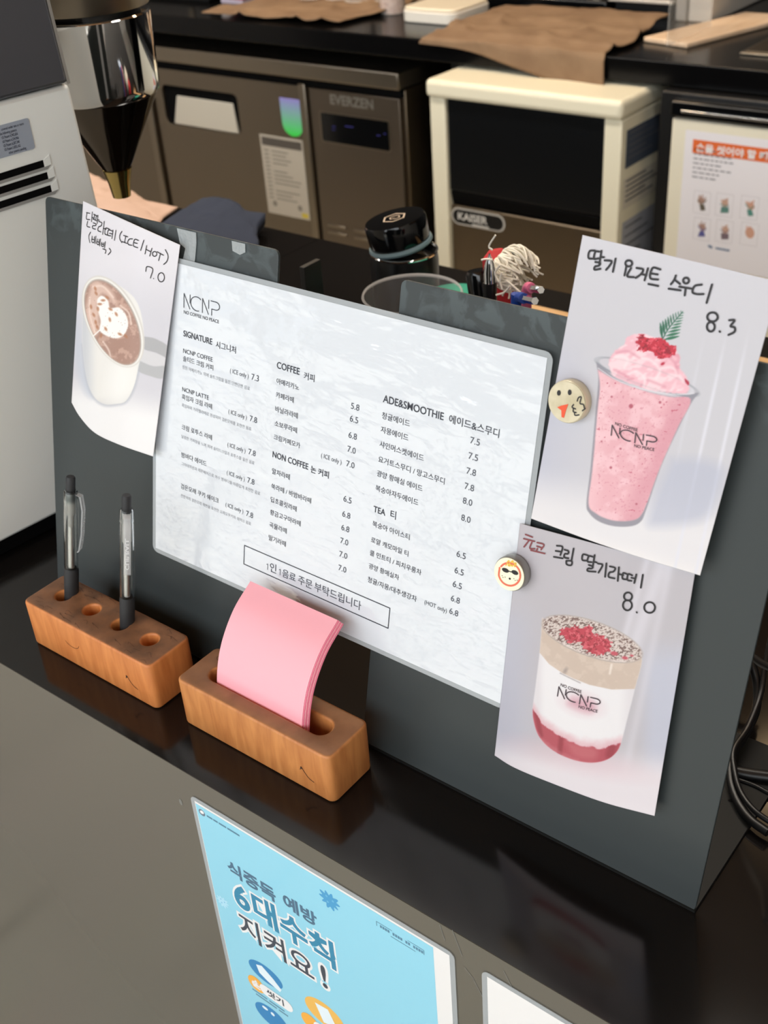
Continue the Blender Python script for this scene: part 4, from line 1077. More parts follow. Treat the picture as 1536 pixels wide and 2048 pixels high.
lathe_thing('plastic_cup', 'empty clear plastic cup standing in front of the black tumbler', 'cup', (-.612, .79, 0), [
    ('wall', [(.029, .0003), (.031, .001), (.0445, .131), (.0462, .1335), (.0455, .135), (.0438, .1335), (.0302, .0025), (.010, .0022)], mat('thin_clear_plastic', (240, 240, 240), .08, alpha=.07), (0, 0, 1), (0, 0, 0)),
    ('rim', [(.0448, .1325), (.0464, .1338), (.0456, .1356), (.0442, .1342)], mat('rim_clear', (214, 212, 210), .15, alpha=.45), (0, 0, 1), (0, 0, 0))])
lathe_thing('green_tin', 'teal green round lid partly hidden behind the right board', 'container', (-.635, .89, 0), [
    ('base', [(.034, .0003), (.036, .002), (.036, .072)], mat('teal_dark', (36, 120, 102), .4), (0, 0, 1), (0, 0, 0)), ('lid', [(.0375, .0722), (.0385, .074), (.0385, .086), (.034, .0895), (.015, .0915)], mat('teal_plastic', (62, 174, 146), .35), (0, 0, 1), (0, 0, 0))])

cupx, cupy = -.490, .755
lathe_thing('pen_cup', 'black cup behind the right board that holds the tools and the tassel', 'cup', (cupx, cupy, 0), [('wall', [(.034, .0003), (.036, .002), (.040, .095), (.0385, .096), (.034, .006), (.01, .005)], M_BLACKM, (0, 0, 1), (0, 0, 0))])


def rod(name, label, cat, A, B, parts, group=None):
    A, B = V(*A), V(*B); ax = B - A; L = np.linalg.norm(ax); t = thing(name, label, cat, A, group)
    for nm, pr_, m in parts: MB().lathe([(r, h * L) for r, h in pr_], A, ax, 20).build(nm, m, t, smooth=True)
    return t


bot = lambda x, y, z: V(x, y, z)
tip = at_y(979, 508, .746)
rod('silver_tipped_pen', 'black pen with a pointed silver tip standing beside the white tassel', 'pen', (-.4985, .746, .0085), tip, [
    ('barrel', [(.0048, 0), (.0055, .02), (.0056, .88)], M_BLACK), ('tip', [(.0054, .8805), (.0052, .93), (.0036, .965), (.0012, .99), (.0008, 1)], M_CHROME)])
t2 = at_y(956, 540, .790)
rod('black_tube', 'short black glossy tube leaning left behind the silver tipped pen', 'tube', (-.505, .775, .0085), t2, [
    ('shaft', [(.005, 0), (.006, .5), (.0065, .78)], M_BLACK), ('cap', [(.0105, .78), (.0112, .80), (.0112, .98), (.0095, 1)], M_BLACKG), ('cap_band', [(.0114, .795), (.0114, .815)], M_CHROME)])
# tassel: red handle and a mop of white cords
hd = at_y(1004, 560, .792)
ts = rod('tassel_duster', 'red handled tassel of tangled white cords sticking up behind the right board', 'tassel', (-.466, .752, .0085), hd, [('handle', [(.003, 0), (.0035, .5), (.004, .74)], M_BLACK)])
f = MB(); c1 = at_y(1001, 560, .792)
f.lathe([(.006, -.026), (.0120, -.020), (.0140, .0), (.0125, .020), (.006, .026)], c1, V(-.25, .1, 1), 20); f.build('red_grip', mat('red_felt', (190, 36, 42), .7), ts, smooth=True)
f = MB(); rnd = random.Random(11); ctr = at_y(1031, 538, .775); ax_ = V(.93, -.2, -.30); ax_ /= np.linalg.norm(ax_); e1_ = np.cross(ax_, V(0, 0, 1)); e1_ /= np.linalg.norm(e1_); e2_ = np.cross(e1_, ax_)
for i in range(150):
    ph_ = rnd.uniform(0, 2 * math.pi); Rr = .0178 * rnd.uniform(.55, 1.06); th1 = rnd.uniform(1.5, 2.5); tw = rnd.uniform(-.5, .5)
    pts = []
    for q_ in np.linspace(.15, th1, 7):
        pts.append(ctr + ax_ * (-math.cos(q_) * .0175) + (e1_ * math.cos(ph_ + tw * q_) + e2_ * math.sin(ph_ + tw * q_)) * math.sin(q_) * Rr * 1.1)
    if rnd.random() < .3: pts.append(pts[-1] + (pts[-1] - ctr) * rnd.uniform(.1, .3) - V(0, 0, rnd.uniform(0, .004)))
    f.tube(smooth_pts(pts, 2), .00085, 5)
for p_ in ([(985, 500), (978, 492), (991, 470)], [(985, 520), (973, 518), (963, 520)], [(1000, 530), (990, 545), (997, 563)], [(1004, 545), (1000, 560), (1004, 578)], [(1012, 560), (1030, 575), (1044, 588)], [(1020, 572), (1008, 585), (992, 590)]):
    f.tube(smooth_pts([at_y(x, y, .742) for x, y in p_], 4), .0008, 5)
cd = f.build('white_cords', mat('cotton_cord', (252, 246, 230), .8), ts, smooth=True); cd['kind'] = 'stuff'


def hexkey(label, p0, p1, p2, m, r, lowz, y=.738):
    A = at_y(*p0, y); Bq = at_y(*p1, y); Cq = at_y(*p2, y - .020)
    low = V(A[0] - .004, y + .004, lowz); t = thing('hex_key', label, 'hex key', low, 'coloured hex keys behind the right board')
    bend = smooth_pts([low, A, Bq + (A - Bq) * .35, Bq + (Cq - Bq) * .12, Bq + (Cq - Bq) * .38], 6)
    MB().tube(bend, r, 12).build('sleeve', m, t, smooth=True)
    e = (Cq - Bq); MB().tube([Bq + e * .36, Cq], r * .72, 6).build('tip', M_CHROME, t)


hexkey('pink sleeved hex key with a bare metal end, right of the blue one', (1053, 622), (1052, 574), (1082, 580), mat('pink_sleeve', (226, 112, 148), .4), .0040, .0085)
hexkey('blue sleeved hex key with a bare metal end, left of the pink one', (1032, 622), (1035, 594), (1070, 602), mat('blue_sleeve', (24, 66, 156), .4), .0042, .0085, .722)
q = at_y(1004, 618, .742)
rod('magenta_knob', 'small magenta round knob peeking over the rim of the right board', 'knob', (-.4865, .738, .0085), q, [('stem', [(.0025, 0), (.0028, .88)], M_BLACK), ('knob', [(.006, .88), (.0105, .91), (.0105, .97), (.006, 1)], mat('magenta_plastic', (132, 52, 84), .4))])
q = at_y(620, 526, .75)
st = thing('acrylic_stand', 'slim black upright stand seen edge-on through the gap between the boards', 'stand', (q[0], .75, 0))
MB().box((q[0] - .0028, .738, .003), (q[0] + .0028, .762, q[2])).build('upright', M_BLACKM, st, bevel=.0006)
MB().box((q[0] - .02, .725, .0003), (q[0] + .02, .775, .0031)).build('base', M_BLACKG, st, bevel=.0006)
wb = MB().box((-.745, .998, .0003), (-.20, 1.0655, .012)).build('wooden_tray', mat('pale_wood', (212, 172, 124), .5, noise=(12, (190, 148, 100), (1, 12, 12))), None, bevel=.002)
tag(wb, 'long pale wooden board lying near the rear edge of the bar', 'wooden board')


def cloth(name, label, poly, hfun, m, nx=40, ny=30, thick=.003, group=None, drape=None):
    """quad given as four ground corners (near left, near right, far right, far left); hfun(u, v) is its height"""
    A, B, C_, D = [V(*p) for p in poly]; U, W2 = np.meshgrid(np.linspace(0, 1, nx), np.linspace(0, 1, ny)); U = U.ravel()[:, None]; W2 = W2.ravel()[:, None]
    P = A * (1 - U) * (1 - W2) + B * U * (1 - W2) + C_ * U * W2 + D * (1 - U) * W2
    u, v = U[:, 0], W2[:, 0]; P[:, 2] += hfun(u, v)
    P[:, 0] += (vnoise(u * 5, v * 5, 31) - .5) * .02 * np.linalg.norm(B - A) / .4; P[:, 1] += (vnoise(u * 5 + 7, v * 5, 33) - .5) * .02
    if drape: P = drape(P, u, v)
    i = np.arange(nx * ny).reshape(ny, nx); F = np.stack([i[:-1, :-1], i[:-1, 1:], i[1:, 1:], i[1:, :-1]], -1).reshape(-1, 4)
    o = mesh_obj(name, P, F, m, smooth='all', solid=thick); return tag(o, label, 'cloth', group)


m_beige = mat('beige_linen', (194, 164, 146), .85, bump=(500, .2)); m_navy = mat('navy_cotton', (32, 42, 62), .9, bump=(600, .25)); m_brown = mat('brown_towel', (140, 114, 88), .9, bump=(400, .3), noise=(14, (126, 100, 76)))
cloth('dish_cloth', 'crumpled beige cloth on the rear of the bar beside the chrome cylinder', [(-1.50, .93, .0045), (-1.20, .96, .0045), (-1.272, 1.105, .0045), (-1.55, 1.118, .0045)],
      lambda u, v: .008 + .018 * fbm(u * 9, v * 6, 44) * (1 - .7 * u) + .024 * np.clip(np.sin(u * 3.1) * np.sin(v * 3.1), 0, 1) * (1 - .6 * u) + .012 * fbm(u * 5, v * 5, 3) * (1 - u * .8), m_beige)
nv = cloth('folded_apron', 'folded navy cloth lying beside the crumpled beige cloth', [(-1.200, .955, .0055), (-1.01, .975, .0055), (-1.118, 1.126, .0055), (-1.255, 1.126, .0055)],
           lambda u, v: .017 + .006 * np.sin(u * 3.1) + .004 * fbm(u * 4, v * 4, 8), m_navy, thick=.016)

# cables at the right, behind the right board
cab = mat('black_cable', (12, 12, 13), .4)
def cable(label, pts, r): o = MB().tube(smooth_pts(pts, 8), r, 10).build('cable', cab, None, smooth=True); tag(o, label, 'cable', 'black cables behind the right board'); return o


Z = lambda x, y, z: at_z(x, y, z)
cable('black cable rising along the right board then looping out to the right at the bottom', [Z(1536, 1665, .006), Z(1500, 1638, .006), Z(1474, 1600, .006), Z(1462, 1560, .007), Z(1464, 1515, .008), Z(1490, 1470, .008), Z(1512, 1420, .012), Z(1514, 1370, .02), Z(1503, 1325, .03), Z(1490, 1290, .035)], .0028)
cable('thin black cable running beside the looping one', [Z(1550, 1650, .009), Z(1510, 1622, .010), Z(1482, 1585, .010), Z(1470, 1545, .012), Z(1468, 1500, .014), Z(1496, 1455, .015), Z(1521, 1390, .02), Z(1530, 1330, .03), Z(1545, 1260, .045)], .0018)
cable('thick black cable lying straight across behind the right board', [Z(1468, 1543, .0045), Z(1500, 1549, .0045), Z(1540, 1554, .0045), Z(1620, 1565, .0045), Z(1700, 1570, .0045)], .0040)
cable('thin black cable crossing in front of the warm reflection', [Z(1478, 1560, .0025), Z(1510, 1572, .0025), Z(1545, 1590, .0025), Z(1620, 1620, .0025)], .0016)
cable('black cable arching over high beside the right edge', [Z(1560, 1700, .03), Z(1575, 1500, .06), Z(1560, 1360, .08), Z(1520, 1325, .07), Z(1498, 1310, .05), Z(1480, 1300, .01)], .0025)

# ------------------------------------------------------------------ back counter
BZ = -.049
bk = thing('back_counter', 'long black back counter under the kitchen equipment', 'counter', (-1.5, 2.9, FZ))
MB().box((-4.2, 2.42, BZ - .05), (1.6, 3.38, BZ)).build('worktop', mat('black_worktop', (9, 9, 10), .2, spec=.22), bk, bevel=.003)
MB().box((-4.2, 3.30, FZ), (1.6, 3.38, BZ - .0502)).build('back_panel', M_DARK, bk)
for x0, x1 in ((-1.86, -1.80), (-1.16, -1.10), (1.5, 1.56)): MB().box((x0, 2.62, FZ), (x1, 3.2995, BZ - .0502)).build('support_post', M_BLACKM, bk)

# refrigerator
FY = 2.49
fr = thing('table_refrigerator', 'long stainless under-counter refrigerator with a black control display', 'refrigerator', (-2.7, 2.78, FZ))
MB().box((-3.55, FY + .012, -.93), (-1.925, 3.08, -.20)).build('body', M_STEELD, fr, bevel=.003)
MB().box((-3.56, FY - .022, -.194), (-1.921, 3.08, -.150)).build('top_rail', M_STEEL, fr, bevel=.004)
MB().box((-3.55, FY + .004, -.2195), (-1.93, 3.07, -.1945)).build('rail_gap', M_DARK, fr)
for x in (-3.45, -2.0):
    for y in (2.56, 3.0): MB().lathe([(.025, 0), (.025, .01), (.015, .012), (.015, .069)], (x, y, FZ)).build('foot', M_STEELD, fr, smooth=True)
for x0, x1 in ((-3.54, -2.912), (-2.893, -2.262)):
    hx0, hx1, hz0, hz1 = x1 - .595, x1 - .275, -.385, -.268
    vs, fs = slab_with_holes([(x0, -.90), (x1, -.90), (x1, -.2205), (x0, -.2205)], [rrect(hx0, hz0, hx1, hz1, .018, 4)], 0, .0115, .001)
    dr = mesh_obj('door', [(a, FY + .0115 - c, b) for a, b, c in vs], [q[::-1] for q in fs], mat('brushed_steel_door', (134, 124, 111), .36, 1.0, bump=(40, .04, (1, 1, 30))), fr)
    h = MB().box((hx0, FY + .0112, hz0), (hx1, FY + .0118, hz1)).build('handle_recess', M_DARK, dr)
    MB().hexa([(hx0 + .03, FY + .011, hz0 + .001), (hx1 - .016, FY + .011, hz0 + .001), (hx1 - .016, FY + .002, hz0 + .001), (hx0 + .03, FY + .002, hz0 + .001),
               (hx0 + .055, FY + .011, hz1 - .030), (hx1 - .028, FY + .011, hz1 - .030), (hx1 - .028, FY + .006, hz1 - .030), (hx0 + .055, FY + .006, hz1 - .030)]).build('handle_scoop', mat('pale_grey_plastic', (198, 192, 178), .4), dr, bevel=.006)
    MB().box((x1 - .026, FY - .006, -.90), (x1 - .001, FY + .0005, -.212)).build('edge_strip', M_STEEL, dr, bevel=.003)
MB().box((-2.252, FY, -.90), (-1.938, FY + .0118, -.2215)).build('control_panel', mat('brushed_steel_panel', (126, 116, 105), .38, 1.0, bump=(40, .04, (1, 1, 30))), fr, bevel=.002)
PF = lambda d: (lambda a, b: np.stack([a, np.full(len(a), FY - d), b], 1))
k = Ink().poly(rrect(-2.221, -.366, -1.973, -.280, .008, 4)); k.build('display_frame', M_STEEL, fr, PF(.0008))
k = Ink().poly(rrect(-2.216, -.362, -1.978, -.284, .006, 4)); dsp = k.build('display', M_BLACKG, fr, PF(.0014))
k = Ink()
for x, z, a in ((-2.176, -.319, .012), (-2.13, -.313, .03), (-2.02, -.325, .012), (-1.995, -.318, .008)): k.rect(x, z, x + a, z + .0025)
k.rect(-2.178, -.328, -2.166, -.326).build('display_symbol', mat('display_blue', (52, 52, 130), .4), dsp, PF(.002))
k = Ink().text('EVERZEN', -2.176, -.2565, .151, .03, size=.036); k.build('badge_lettering', mat('badge_silver', (176, 172, 164), .3, .8), fr, PF(.0012))
for x in (-2.227, -2.128):
    for z in (-.612, -.634): MB().box((x, FY - .004, z), (x + .07, FY + .001, z + .009)).build('vent_louvre', M_STEEL, fr, bevel=.002)
k = Ink().poly([(-2.366, -.258), (-2.283, -.258), (-2.285, -.325)] + [(-2.325 + .04 * math.cos(a), -.328 + .036 * math.sin(a)) for a in np.linspace(-.1, -math.pi + .1, 10)] + [(-2.365, -.325)])
ms = bpy.data.materials.new('hologram'); ms.use_nodes = True; nt = ms.node_tree; tcn = nt.nodes.new('ShaderNodeTexCoord'); sp = nt.nodes.new('ShaderNodeSeparateXYZ'); nt.links.new(tcn.outputs['Generated'], sp.inputs[0])
rp = nt.nodes.new('ShaderNodeValToRGB'); rp.color_ramp.elements[0].color = [*lin((58, 226, 76)), 1]; rp.color_ramp.elements[1].color = [*lin((150, 140, 214)), 1]; e = rp.color_ramp.elements.new(.55); e.color = [*lin((126, 186, 172)), 1]
nt.links.new(sp.outputs['Z'], rp.inputs[0]); nt.links.new(rp.outputs[0], nt.nodes['Principled BSDF'].inputs['Base Color']); nt.nodes['Principled BSDF'].inputs['Roughness'].default_value = .35
k.build('hologram_sticker', ms, fr, PF(.0012))
k = Ink().rect(-2.462, -.607, -2.294, -.371); lb = k.build('spec_label', mat('label_grey_white', (186, 178, 164), .5), fr, PF(.0010))
k = Ink().rect(-2.455, -.402, -2.300, -.378); k.build('label_header', mat('label_dark', (84, 78, 72), .5), lb, PF(.0014))
k = Ink(); rnd = random.Random(4)
for i in range(13):
    z = -.418 - i * .0118; k.rect(-2.45, z, -2.432, z + .004)
    if i not in (4, 9): k.rect(-2.42, z, -2.42 + rnd.uniform(.05, .11), z + .0035)
for x in (-2.43, -2.33): k.disc((x, -.575), .009, 12)
k.build('label_print', mat('label_ink_grey', (132, 126, 116), .5), lb, PF(.0014))
k = Ink().rect(-2.325, -.602, -2.30, -.588); k.build('label_print', mat('label_yellow', (206, 186, 70), .5), lb, PF(.0014))

# ice machine
IY = 2.30
ic = thing('ice_machine', 'cream framed ice machine with a black upper door and steel lower door', 'ice machine', (-1.45, 2.55, FZ))
MB().box((-1.712, IY, -.15), (-1.193, 2.86, -.108)).build('top_cover', M_CREAM, ic, bevel=.012, seg=4)
MB().box((-1.708, IY + .012, -.92), (-1.664, 2.84, -.1505)).build('side_panel', M_CREAM, ic, bevel=.004)
MB().box((-1.240, IY + .012, -.92), (-1.197, 2.84, -.1505)).build('side_panel', M_CREAM, ic, bevel=.004)
MB().box((-1.663, IY + .06, -.92), (-1.241, 2.83, -.1505)).build('body', M_DARK, ic)
MB().box((-1.662, IY + .020, -.372), (-1.242, IY + .058, -.151)).build('upper_door', mat('black_door', (9, 11, 14), .28), ic, bevel=.003)
MB().hexa([(-1.662, IY + .058, -.408), (-1.242, IY + .058, -.408), (-1.242, IY + .03, -.408), (-1.662, IY + .03, -.408), (-1.662, IY + .058, -.374), (-1.242, IY + .058, -.374), (-1.242, IY + .018, -.374), (-1.662, IY + .022, -.374)]).build('door_handle', M_DARK, ic, bevel=.003)
MB().box((-1.662, IY + .024, -.90), (-1.242, IY + .058, -.4095)).build('lower_door', M_STEELD, ic, bevel=.003)
for x in (-1.67, -1.235):
    for y in (2.37, 2.78): MB().lathe([(.022, 0), (.022, .01), (.014, .012), (.014, .079)], (x, y, FZ)).build('foot', M_BLACK, ic, smooth=True)
PI_ = lambda d: (lambda a, b: np.stack([a, np.full(len(a), IY + .024 - d), b], 1))
bx, bz = -1.583, -.4355
k = Ink().poly(stadium(bx, bz, .058, .0215)); bd_ = k.build('badge', mat('badge_ring', (196, 192, 184), .4), ic, PI_(.0012))
k = Ink().poly(stadium(bx, bz, .057, .0175)); k.build('badge_field', M_BLACK, bd_, PI_(.0018))
k = Ink().text('KAISER', -1.642, -.4435, .088, .03, size=.026); k.rect(-1.600, -.4535, -1.55, -.449); k.build('badge_lettering', mat('badge_light', (206, 204, 198), .4, .0), bd_, PI_(.0024))
k = Ink().rect(-1.30, -.462, -1.275, -.459); k.build('small_print', M_BLACKM, ic, PI_(.0012))
PS = lambda d: (lambda a, b: np.stack([np.full(len(a), -1.197 + d), a, b], 1))
for nm, y0, y1, z0, z1, c in (('side_label', 2.335, 2.50, -.262, -.178, (72, 82, 98)), ('side_label', 2.33, 2.52, -.355, -.285, (214, 208, 192)), ('side_label', 2.335, 2.50, -.52, -.385, (172, 176, 186))):
    k = Ink().rect(y0, z0, y1, z1); sl = k.build(nm, mat('label_%d' % c[0], c, .5), ic, PS(.0008)); k = Ink()
    for i in range(5): z = z1 - (z1 - z0) * (i + .8) / 6.2; k.rect(y0 + .012, z, y0 + .012 + (y1 - y0) * (.5 + .2 * ((i * 7) % 3)), z + .004)
    k.build('label_print', mat('label_ink_grey2', (96, 98, 106), .5), sl, PS(.0012))

# white-fronted unit with the hand-washing notice
HY = 2.36
un = thing('under_counter_unit', 'black under-counter unit with a cream front panel, right of the ice machine', 'cabinet', (-.75, 2.6, FZ))
s_ = HY / 2.30; q = lambda x, y: at_y(x, y, HY)
x0 = q(1345, 235)[0]; z1 = q(1345, 236)[2]; zc = q(1366, 203)[2]
MB().box((x0 - .045, HY + .03, FZ), (.35, 3.1, BZ - .052)).build('body', M_BLACK, un, bevel=.004)
MB().box((x0 - .004, HY - .006, z1 + .004), (.34, HY + .0295, zc + .001)).build('top_trim', M_BLACKG, un, bevel=.004)
MB().box((x0 + .022, HY - .010, z1 + .016), (.33, HY - .0055, z1 + .021)).build('chrome_strip', M_CHROME, un, bevel=.001)
MB().box((x0, HY, FZ + .12), (.335, HY + .029, z1)).build('front_panel', mat('cream_panel', (232, 226, 206), .4), un, bevel=.003)
ns = thing('hand_washing_notice', 'white hand washing notice with an orange heading on the cream front panel', 'poster', (-.85, HY, -.43))
PN = lambda d: (lambda a, b: np.stack([a, np.full(len(a), HY - .0005 - d), b], 1))
nx0, nz1 = q(1372, 259)[0], q(1372, 259)[2]; nz0 = q(1360, 512)[2]
k = Ink().rect(nx0, nz0 - .012, nx0 + .30, nz1); k.build('paper', mat('notice_paper', (236, 233, 238), .35, coat=.4), ns, PN(.0004))
o1, o2 = q(1387, 278), q(1386, 305); k = Ink().rect(o1[0], o2[2], nx0 + .285, o1[2]); k.build('orange_band', mat('orange_print', (224, 106, 48), .5), ns, PN(.0008))
k = Ink().text('손을 씻어야 할 때', o1[0] + .008, o2[2] + .0055, .158, .03, size=.0195); k.build('heading_lettering', M_PAPER, ns, PN(.0012))
k = Ink(); rnd = random.Random(8)
for i, L in enumerate((.05, .085, .092, .055, .083, .058, .05)):
    z = -.2125 * s_ + .0145 - i * .0098 - .003; xx = o1[0] + .004; e_ = xx + L
    while xx < e_: d = rnd.uniform(.006, .014); k.rect(xx, z, xx + d, z + .0026); xx += d + .003
k.build('body_print', mat('notice_ink', (128, 128, 134), .5), ns, PN(.0008))
rnd = random.Random(3); jt = lambda a: rnd.uniform(-a, a)
for ri, py in enumerate((405, 458)):
    for ci, px in enumerate((1404, 1449, 1499)):
        c = q(px, py + (px - 1404) * .11); hw_, hh_ = .019, .0245; C_ = lambda a, b: (c[0] + a, c[2] + b); k = Ink()
        for a, b in (((-1, -1), (1, -1)), ((1, -1), (1, 1)), ((1, 1), (-1, 1)), ((-1, 1), (-1, -1))): k.stroke([C_(a[0] * hw_, a[1] * hh_), C_(b[0] * hw_, b[1] * hh_)], .0006, False)
        pf = k.build('picture_frame', mat('notice_line', (190, 186, 190), .5), ns, PN(.0007))
        last = ri == 1 and ci == 2; k = Ink(); k.disc(C_(jt(.003), .004), .0125 if last else .0075, 14, .010 if last else .0085, rnd.uniform(0, 3))
        for a in range(4): k.stroke([C_(jt(.004), .002), C_(-.008 + a * .005 + jt(.002), .012 + jt(.005))], .0026)
        k.build('hand_picture', mat('hand_print_%d' % ci, ((172, 140, 126), (196, 160, 142), (206, 158, 136))[ci], .5), pf, PN(.0009)); k = Ink()
        if not last:
            k.poly([C_(-.006 + jt(.003), -.004), C_(.008 + jt(.003), -.003), C_(.009 + jt(.003), -.015), C_(-.004 + jt(.004), -.018)])
            k.stroke([C_(-.009, .004 + jt(.004)), C_(.002, -.001), C_(.010, .004 + jt(.006))], .0018)
            k.build('sleeve_picture', mat('sleeve_%d%d' % (ri, ci), ((96, 90, 78), (92, 134, 126), (86, 140, 130), (92, 92, 150), (120, 104, 112), (150, 120, 110))[ri * 3 + ci], .5), pf, PN(.001))
c = q(1421, 493); k = Ink().disc((c[0], c[2]), .006, 12, .003, -.3).rect(c[0] + .012, c[2] - .003, c[0] + .045, c[2] + .001); k.build('emblem_print', mat('notice_blue', (92, 118, 150), .5), ns, PN(.0008))

# ------------------------------------------------------------------ on the back counter
cloth('bar_towel', 'brown towel spread on the back counter under the clear cups', [(-2.58, 2.452, BZ + .0035), (-2.10, 2.470, BZ + .0035), (-2.05, 2.86, BZ + .0035), (-2.56, 2.84, BZ + .0035)],
      lambda u, v: .002 + .010 * fbm(u * 6, v * 4, 5) + .012 * (1 - np.abs(2 * vnoise(u * 5 + v * 3, v * 5, 29) - 1)) ** 3, m_brown, 60, 40)


def over_edge(P, u, v):
    # the near edge hangs over the front of the worktop, lower towards the right
    L = .012 + .075 * sstep((u - .1) / .9); y0 = 2.42 - .006; d = np.clip(.10 - v, 0, .10) / .10
    m = v < .10; P[m, 1] = y0 - .003 - .004 * np.sin(u[m] * 14); P[m, 2] = BZ + .003 - (d * L)[m]
    P[~m, 1] = np.interp(v[~m], [.10, .16, 1], [0, .004, 1]) * (2.78 - y0) + y0 + (P[~m, 1] * 0); return P


cloth('bar_towel', 'wide brown towel hanging over the edge of the back counter above the ice machine', [(-1.80, 2.42, BZ + .0035), (-1.285, 2.42, BZ + .0035), (-1.32, 2.80, BZ + .0035), (-1.80, 2.80, BZ + .0035)],
      lambda u, v: .002 + (.014 * fbm(u * 6, v * 5, 15) + .012 * (1 - np.abs(2 * vnoise(u * 4 + v * 3, v * 6, 19) - 1)) ** 3) * sstep((v - .1) * 5), m_brown, 80, 60, drape=over_edge)
sc = thing('kitchen_scale', 'flat white rounded box beside the brown towels on the back counter', 'box', (-1.90, 2.66, BZ))
MB().prism([(a, b, BZ + .0004) for a, b in rrect(-1.985, 2.572, -1.815, 2.752, .028, 6)], (0, 0, .028)).build('case', mat('white_plastic', (232, 228, 218), .3), sc, bevel=.003)
MB().prism([(a, b, BZ + .0286) for a, b in rrect(-1.982, 2.575, -1.818, 2.749, .026, 6)], (0, 0, .008)).build('lid', mat('white_plastic_warm', (238, 228, 206), .3), sc, bevel=.004)
for i, (x, y, lab_) in enumerate(((-2.395, 2.70, 'upside-down clear cup on the brown towel, leftmost of the row'), (-2.315, 2.72, 'upside-down clear cup on the brown towel, second from the left'), (-2.235, 2.71, 'upside-down clear cup on the brown towel, third from the left'), (-2.165, 2.745, 'upside-down clear cup on the brown towel, nearest the pink jar'))):
    lathe_thing('clear_cup', lab_, 'cup', (x, y, BZ + .015), [('wall', [(.036, 0), (.037, .002), (.028, .115), (.026, .117), (.005, .1175)], mat('cup_plastic', (222, 216, 208), .1, alpha=.28), (0, 0, 1), (0, 0, 0)), ('rim', [(.0365, 0), (.0385, .0015), (.0365, .003)], mat('cup_rim', (226, 218, 208), .2, alpha=.6), (0, 0, 1), (0, 0, 0))], 'upside-down cups on the brown towel')
lathe_thing('clear_jar', 'clear jar of pale pink sachets left of the flat white box', 'jar', (-2.075, 2.66, BZ + .0003), [('contents', [(.03, .002), (.032, .004), (.032, .085)], mat('pink_sachets', (212, 184, 172), .7, noise=(60, (176, 140, 128))), (0, 0, 1), (0, 0, 0)), ('wall', [(.034, 0), (.036, .002), (.036, .12), (.0345, .12), (.0335, .001)], mat('jar_clear', (226, 222, 216), .06, alpha=.2), (0, 0, 1), (0, 0, 0))])
bxo = thing('carton', 'small white carton with a red lower edge on the brown towel', 'box', (-2.63, 2.66, BZ)); MB().box((-2.688, 2.625, BZ + .0004), (-2.600, 2.70, BZ + .012)).build('tray', mat('lilac_card', (196, 186, 204), .6), bxo); MB().box((-2.692, 2.622, BZ + .0122), (-2.596, 2.704, BZ + .02)).build('red_band', mat('red_card', (196, 44, 40), .6), bxo); MB().box((-2.69, 2.624, BZ + .0202), (-2.598, 2.702, BZ + .12)).build('box', M_PAPER, bxo)
gm = thing('grey_appliance', 'dark grey metal appliance at the left end of the back counter', 'appliance', (-2.86, 2.75, BZ)); MB().box((-3.05, 2.60, BZ + .008), (-2.715, 2.95, BZ + .34)).build('housing', mat('grey_metal', (84, 82, 80), .35, .6), gm, bevel=.006); MB().box((-3.03, 2.62, BZ + .0003), (-2.735, 2.93, BZ + .0078)).build('base', M_BLACK, gm); MB().box((-2.80, 2.594, BZ + .02), (-2.78, 2.5995, BZ + .32)).build('front_rib', M_STEEL, gm)
tr_ = thing('cup_tray', 'low black tray of metal cups at the back of the back counter', 'tray', (-1.55, 2.95, BZ)); MB().box((-1.93, 2.82, BZ + .0004), (-1.52, 3.10, BZ + .03)).build('tray_body', M_BLACKG, tr_, bevel=.004)
for i, (x, y, m, lb_) in enumerate(((-1.84, 2.90, M_STEEL, 'steel cup on the black tray, leftmost'), (-1.76, 2.92, mat('pink_ceramic', (196, 168, 156), .4), 'pale pink cup in the middle of the black tray'), (-1.69, 2.90, M_STEEL, 'steel cup on the black tray beside the pale pink cup'), (-1.585, 2.90, M_STEEL, 'steel cup on the black tray, rightmost'))):
    lathe_thing('metal_cup', lb_, 'cup', (x, y, BZ + .0302), [('wall', [(.026, 0), (.03, .004), (.032, .08), (.030, .08), (.027, .006)], m, (0, 0, 1), (0, 0, 0))], 'cups on the black tray')
ap = thing('black_appliance', 'black appliance with a silver lid edge behind the brown towel', 'appliance', (-1.42, 3.0, BZ)); MB().box((-1.50, 2.83, BZ + .0004), (-1.335, 3.15, BZ + .034)).build('base', M_BLACK, ap, bevel=.003); MB().box((-1.505, 2.80, BZ + .036), (-1.33, 3.15, BZ + .044)).build('lid_edge', mat('silver_paint', (206, 204, 198), .3, .4), ap, bevel=.002); MB().box((-1.50, 2.82, BZ + .0442), (-1.335, 3.14, BZ + .16)).build('upper', M_BLACK, ap)
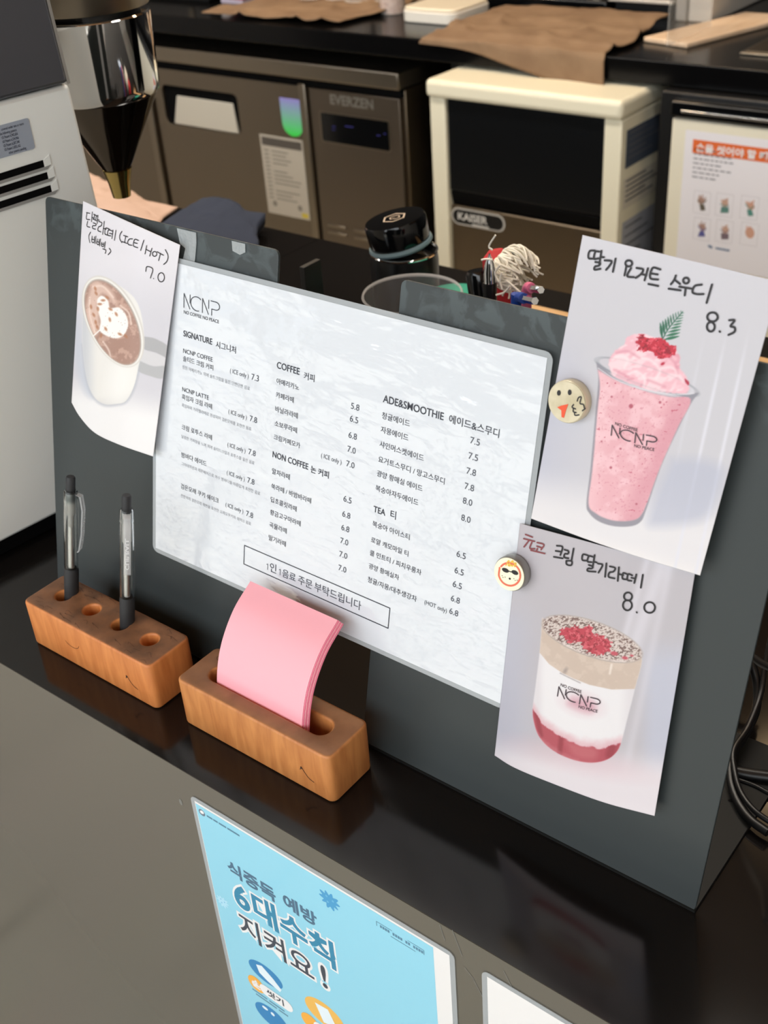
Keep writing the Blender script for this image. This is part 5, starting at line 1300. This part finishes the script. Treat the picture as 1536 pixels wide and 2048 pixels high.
wh = thing('white_machine', 'white boxy machine behind the clear screen on the back counter', 'appliance', (-1.25, 3.0, BZ)); MB().box((-1.322, 2.80, BZ + .0004), (-1.292, 3.2, BZ + .3)).build('side_pillar', mat('grey_white_plastic', (178, 174, 168), .4), wh, bevel=.004); MB().box((-1.291, 2.805, BZ + .0004), (-1.230, 3.2, BZ + .3)).build('housing', mat('white_plastic2', (216, 212, 204), .4), wh, bevel=.004)
bd2 = MB().hexa([(-1.288, 2.572, BZ + .0003), (-1.168, 2.545, BZ + .0003), (-1.06, 2.90, BZ + .0003), (-1.188, 2.90, BZ + .0003), (-1.288, 2.572, BZ + .012), (-1.168, 2.545, BZ + .012), (-1.06, 2.90, BZ + .012), (-1.188, 2.90, BZ + .012)]).build('wooden_board', mat('bleached_wood', (232, 206, 178), .5, noise=(10, (222, 192, 160), (6, 1, 6))), None, bevel=.003)
tag(bd2, 'long bleached wooden board on the right of the back counter', 'wooden board')
acx = at_z(1334, 92, BZ + .0125)
ac = MB().box((acx[0] - .0015, acx[1], BZ + .0125), (acx[0] + .0025, acx[1] + .22, BZ + .28)).build('clear_screen', mat('acrylic_sheet', (222, 220, 214), .05, alpha=.22), None); tag(ac, 'upright clear acrylic screen standing on the bleached wooden board', 'screen')
be = thing('black_machine', 'black machine at the far right end of the back counter', 'appliance', (-1.0, 2.95, BZ)); MB().box((-1.05, 2.78, BZ + .0004), (-.7, 3.2, BZ + .028)).build('foot_plate', M_BLACK, be, bevel=.003); MB().box((-1.04, 2.82, BZ + .0284), (-.7, 3.2, BZ + .3)).build('housing', M_BLACKG, be, bevel=.004)
gt = thing('drip_grate', 'brushed steel drip grate set on the right of the back counter', 'grate', (-.9, 2.6, BZ)); MB().box((-1.04, 2.53, BZ + .0003), (-.6, 2.72, BZ + .006)).build('pan', M_STEEL, gt, bevel=.002); MB().box((-1.03, 2.54, BZ + .0062), (-.61, 2.71, BZ + .0085)).build('grid', M_STEELD, gt)

for o in list(bpy.data.objects):
    if '_o' in o: del o['_o']
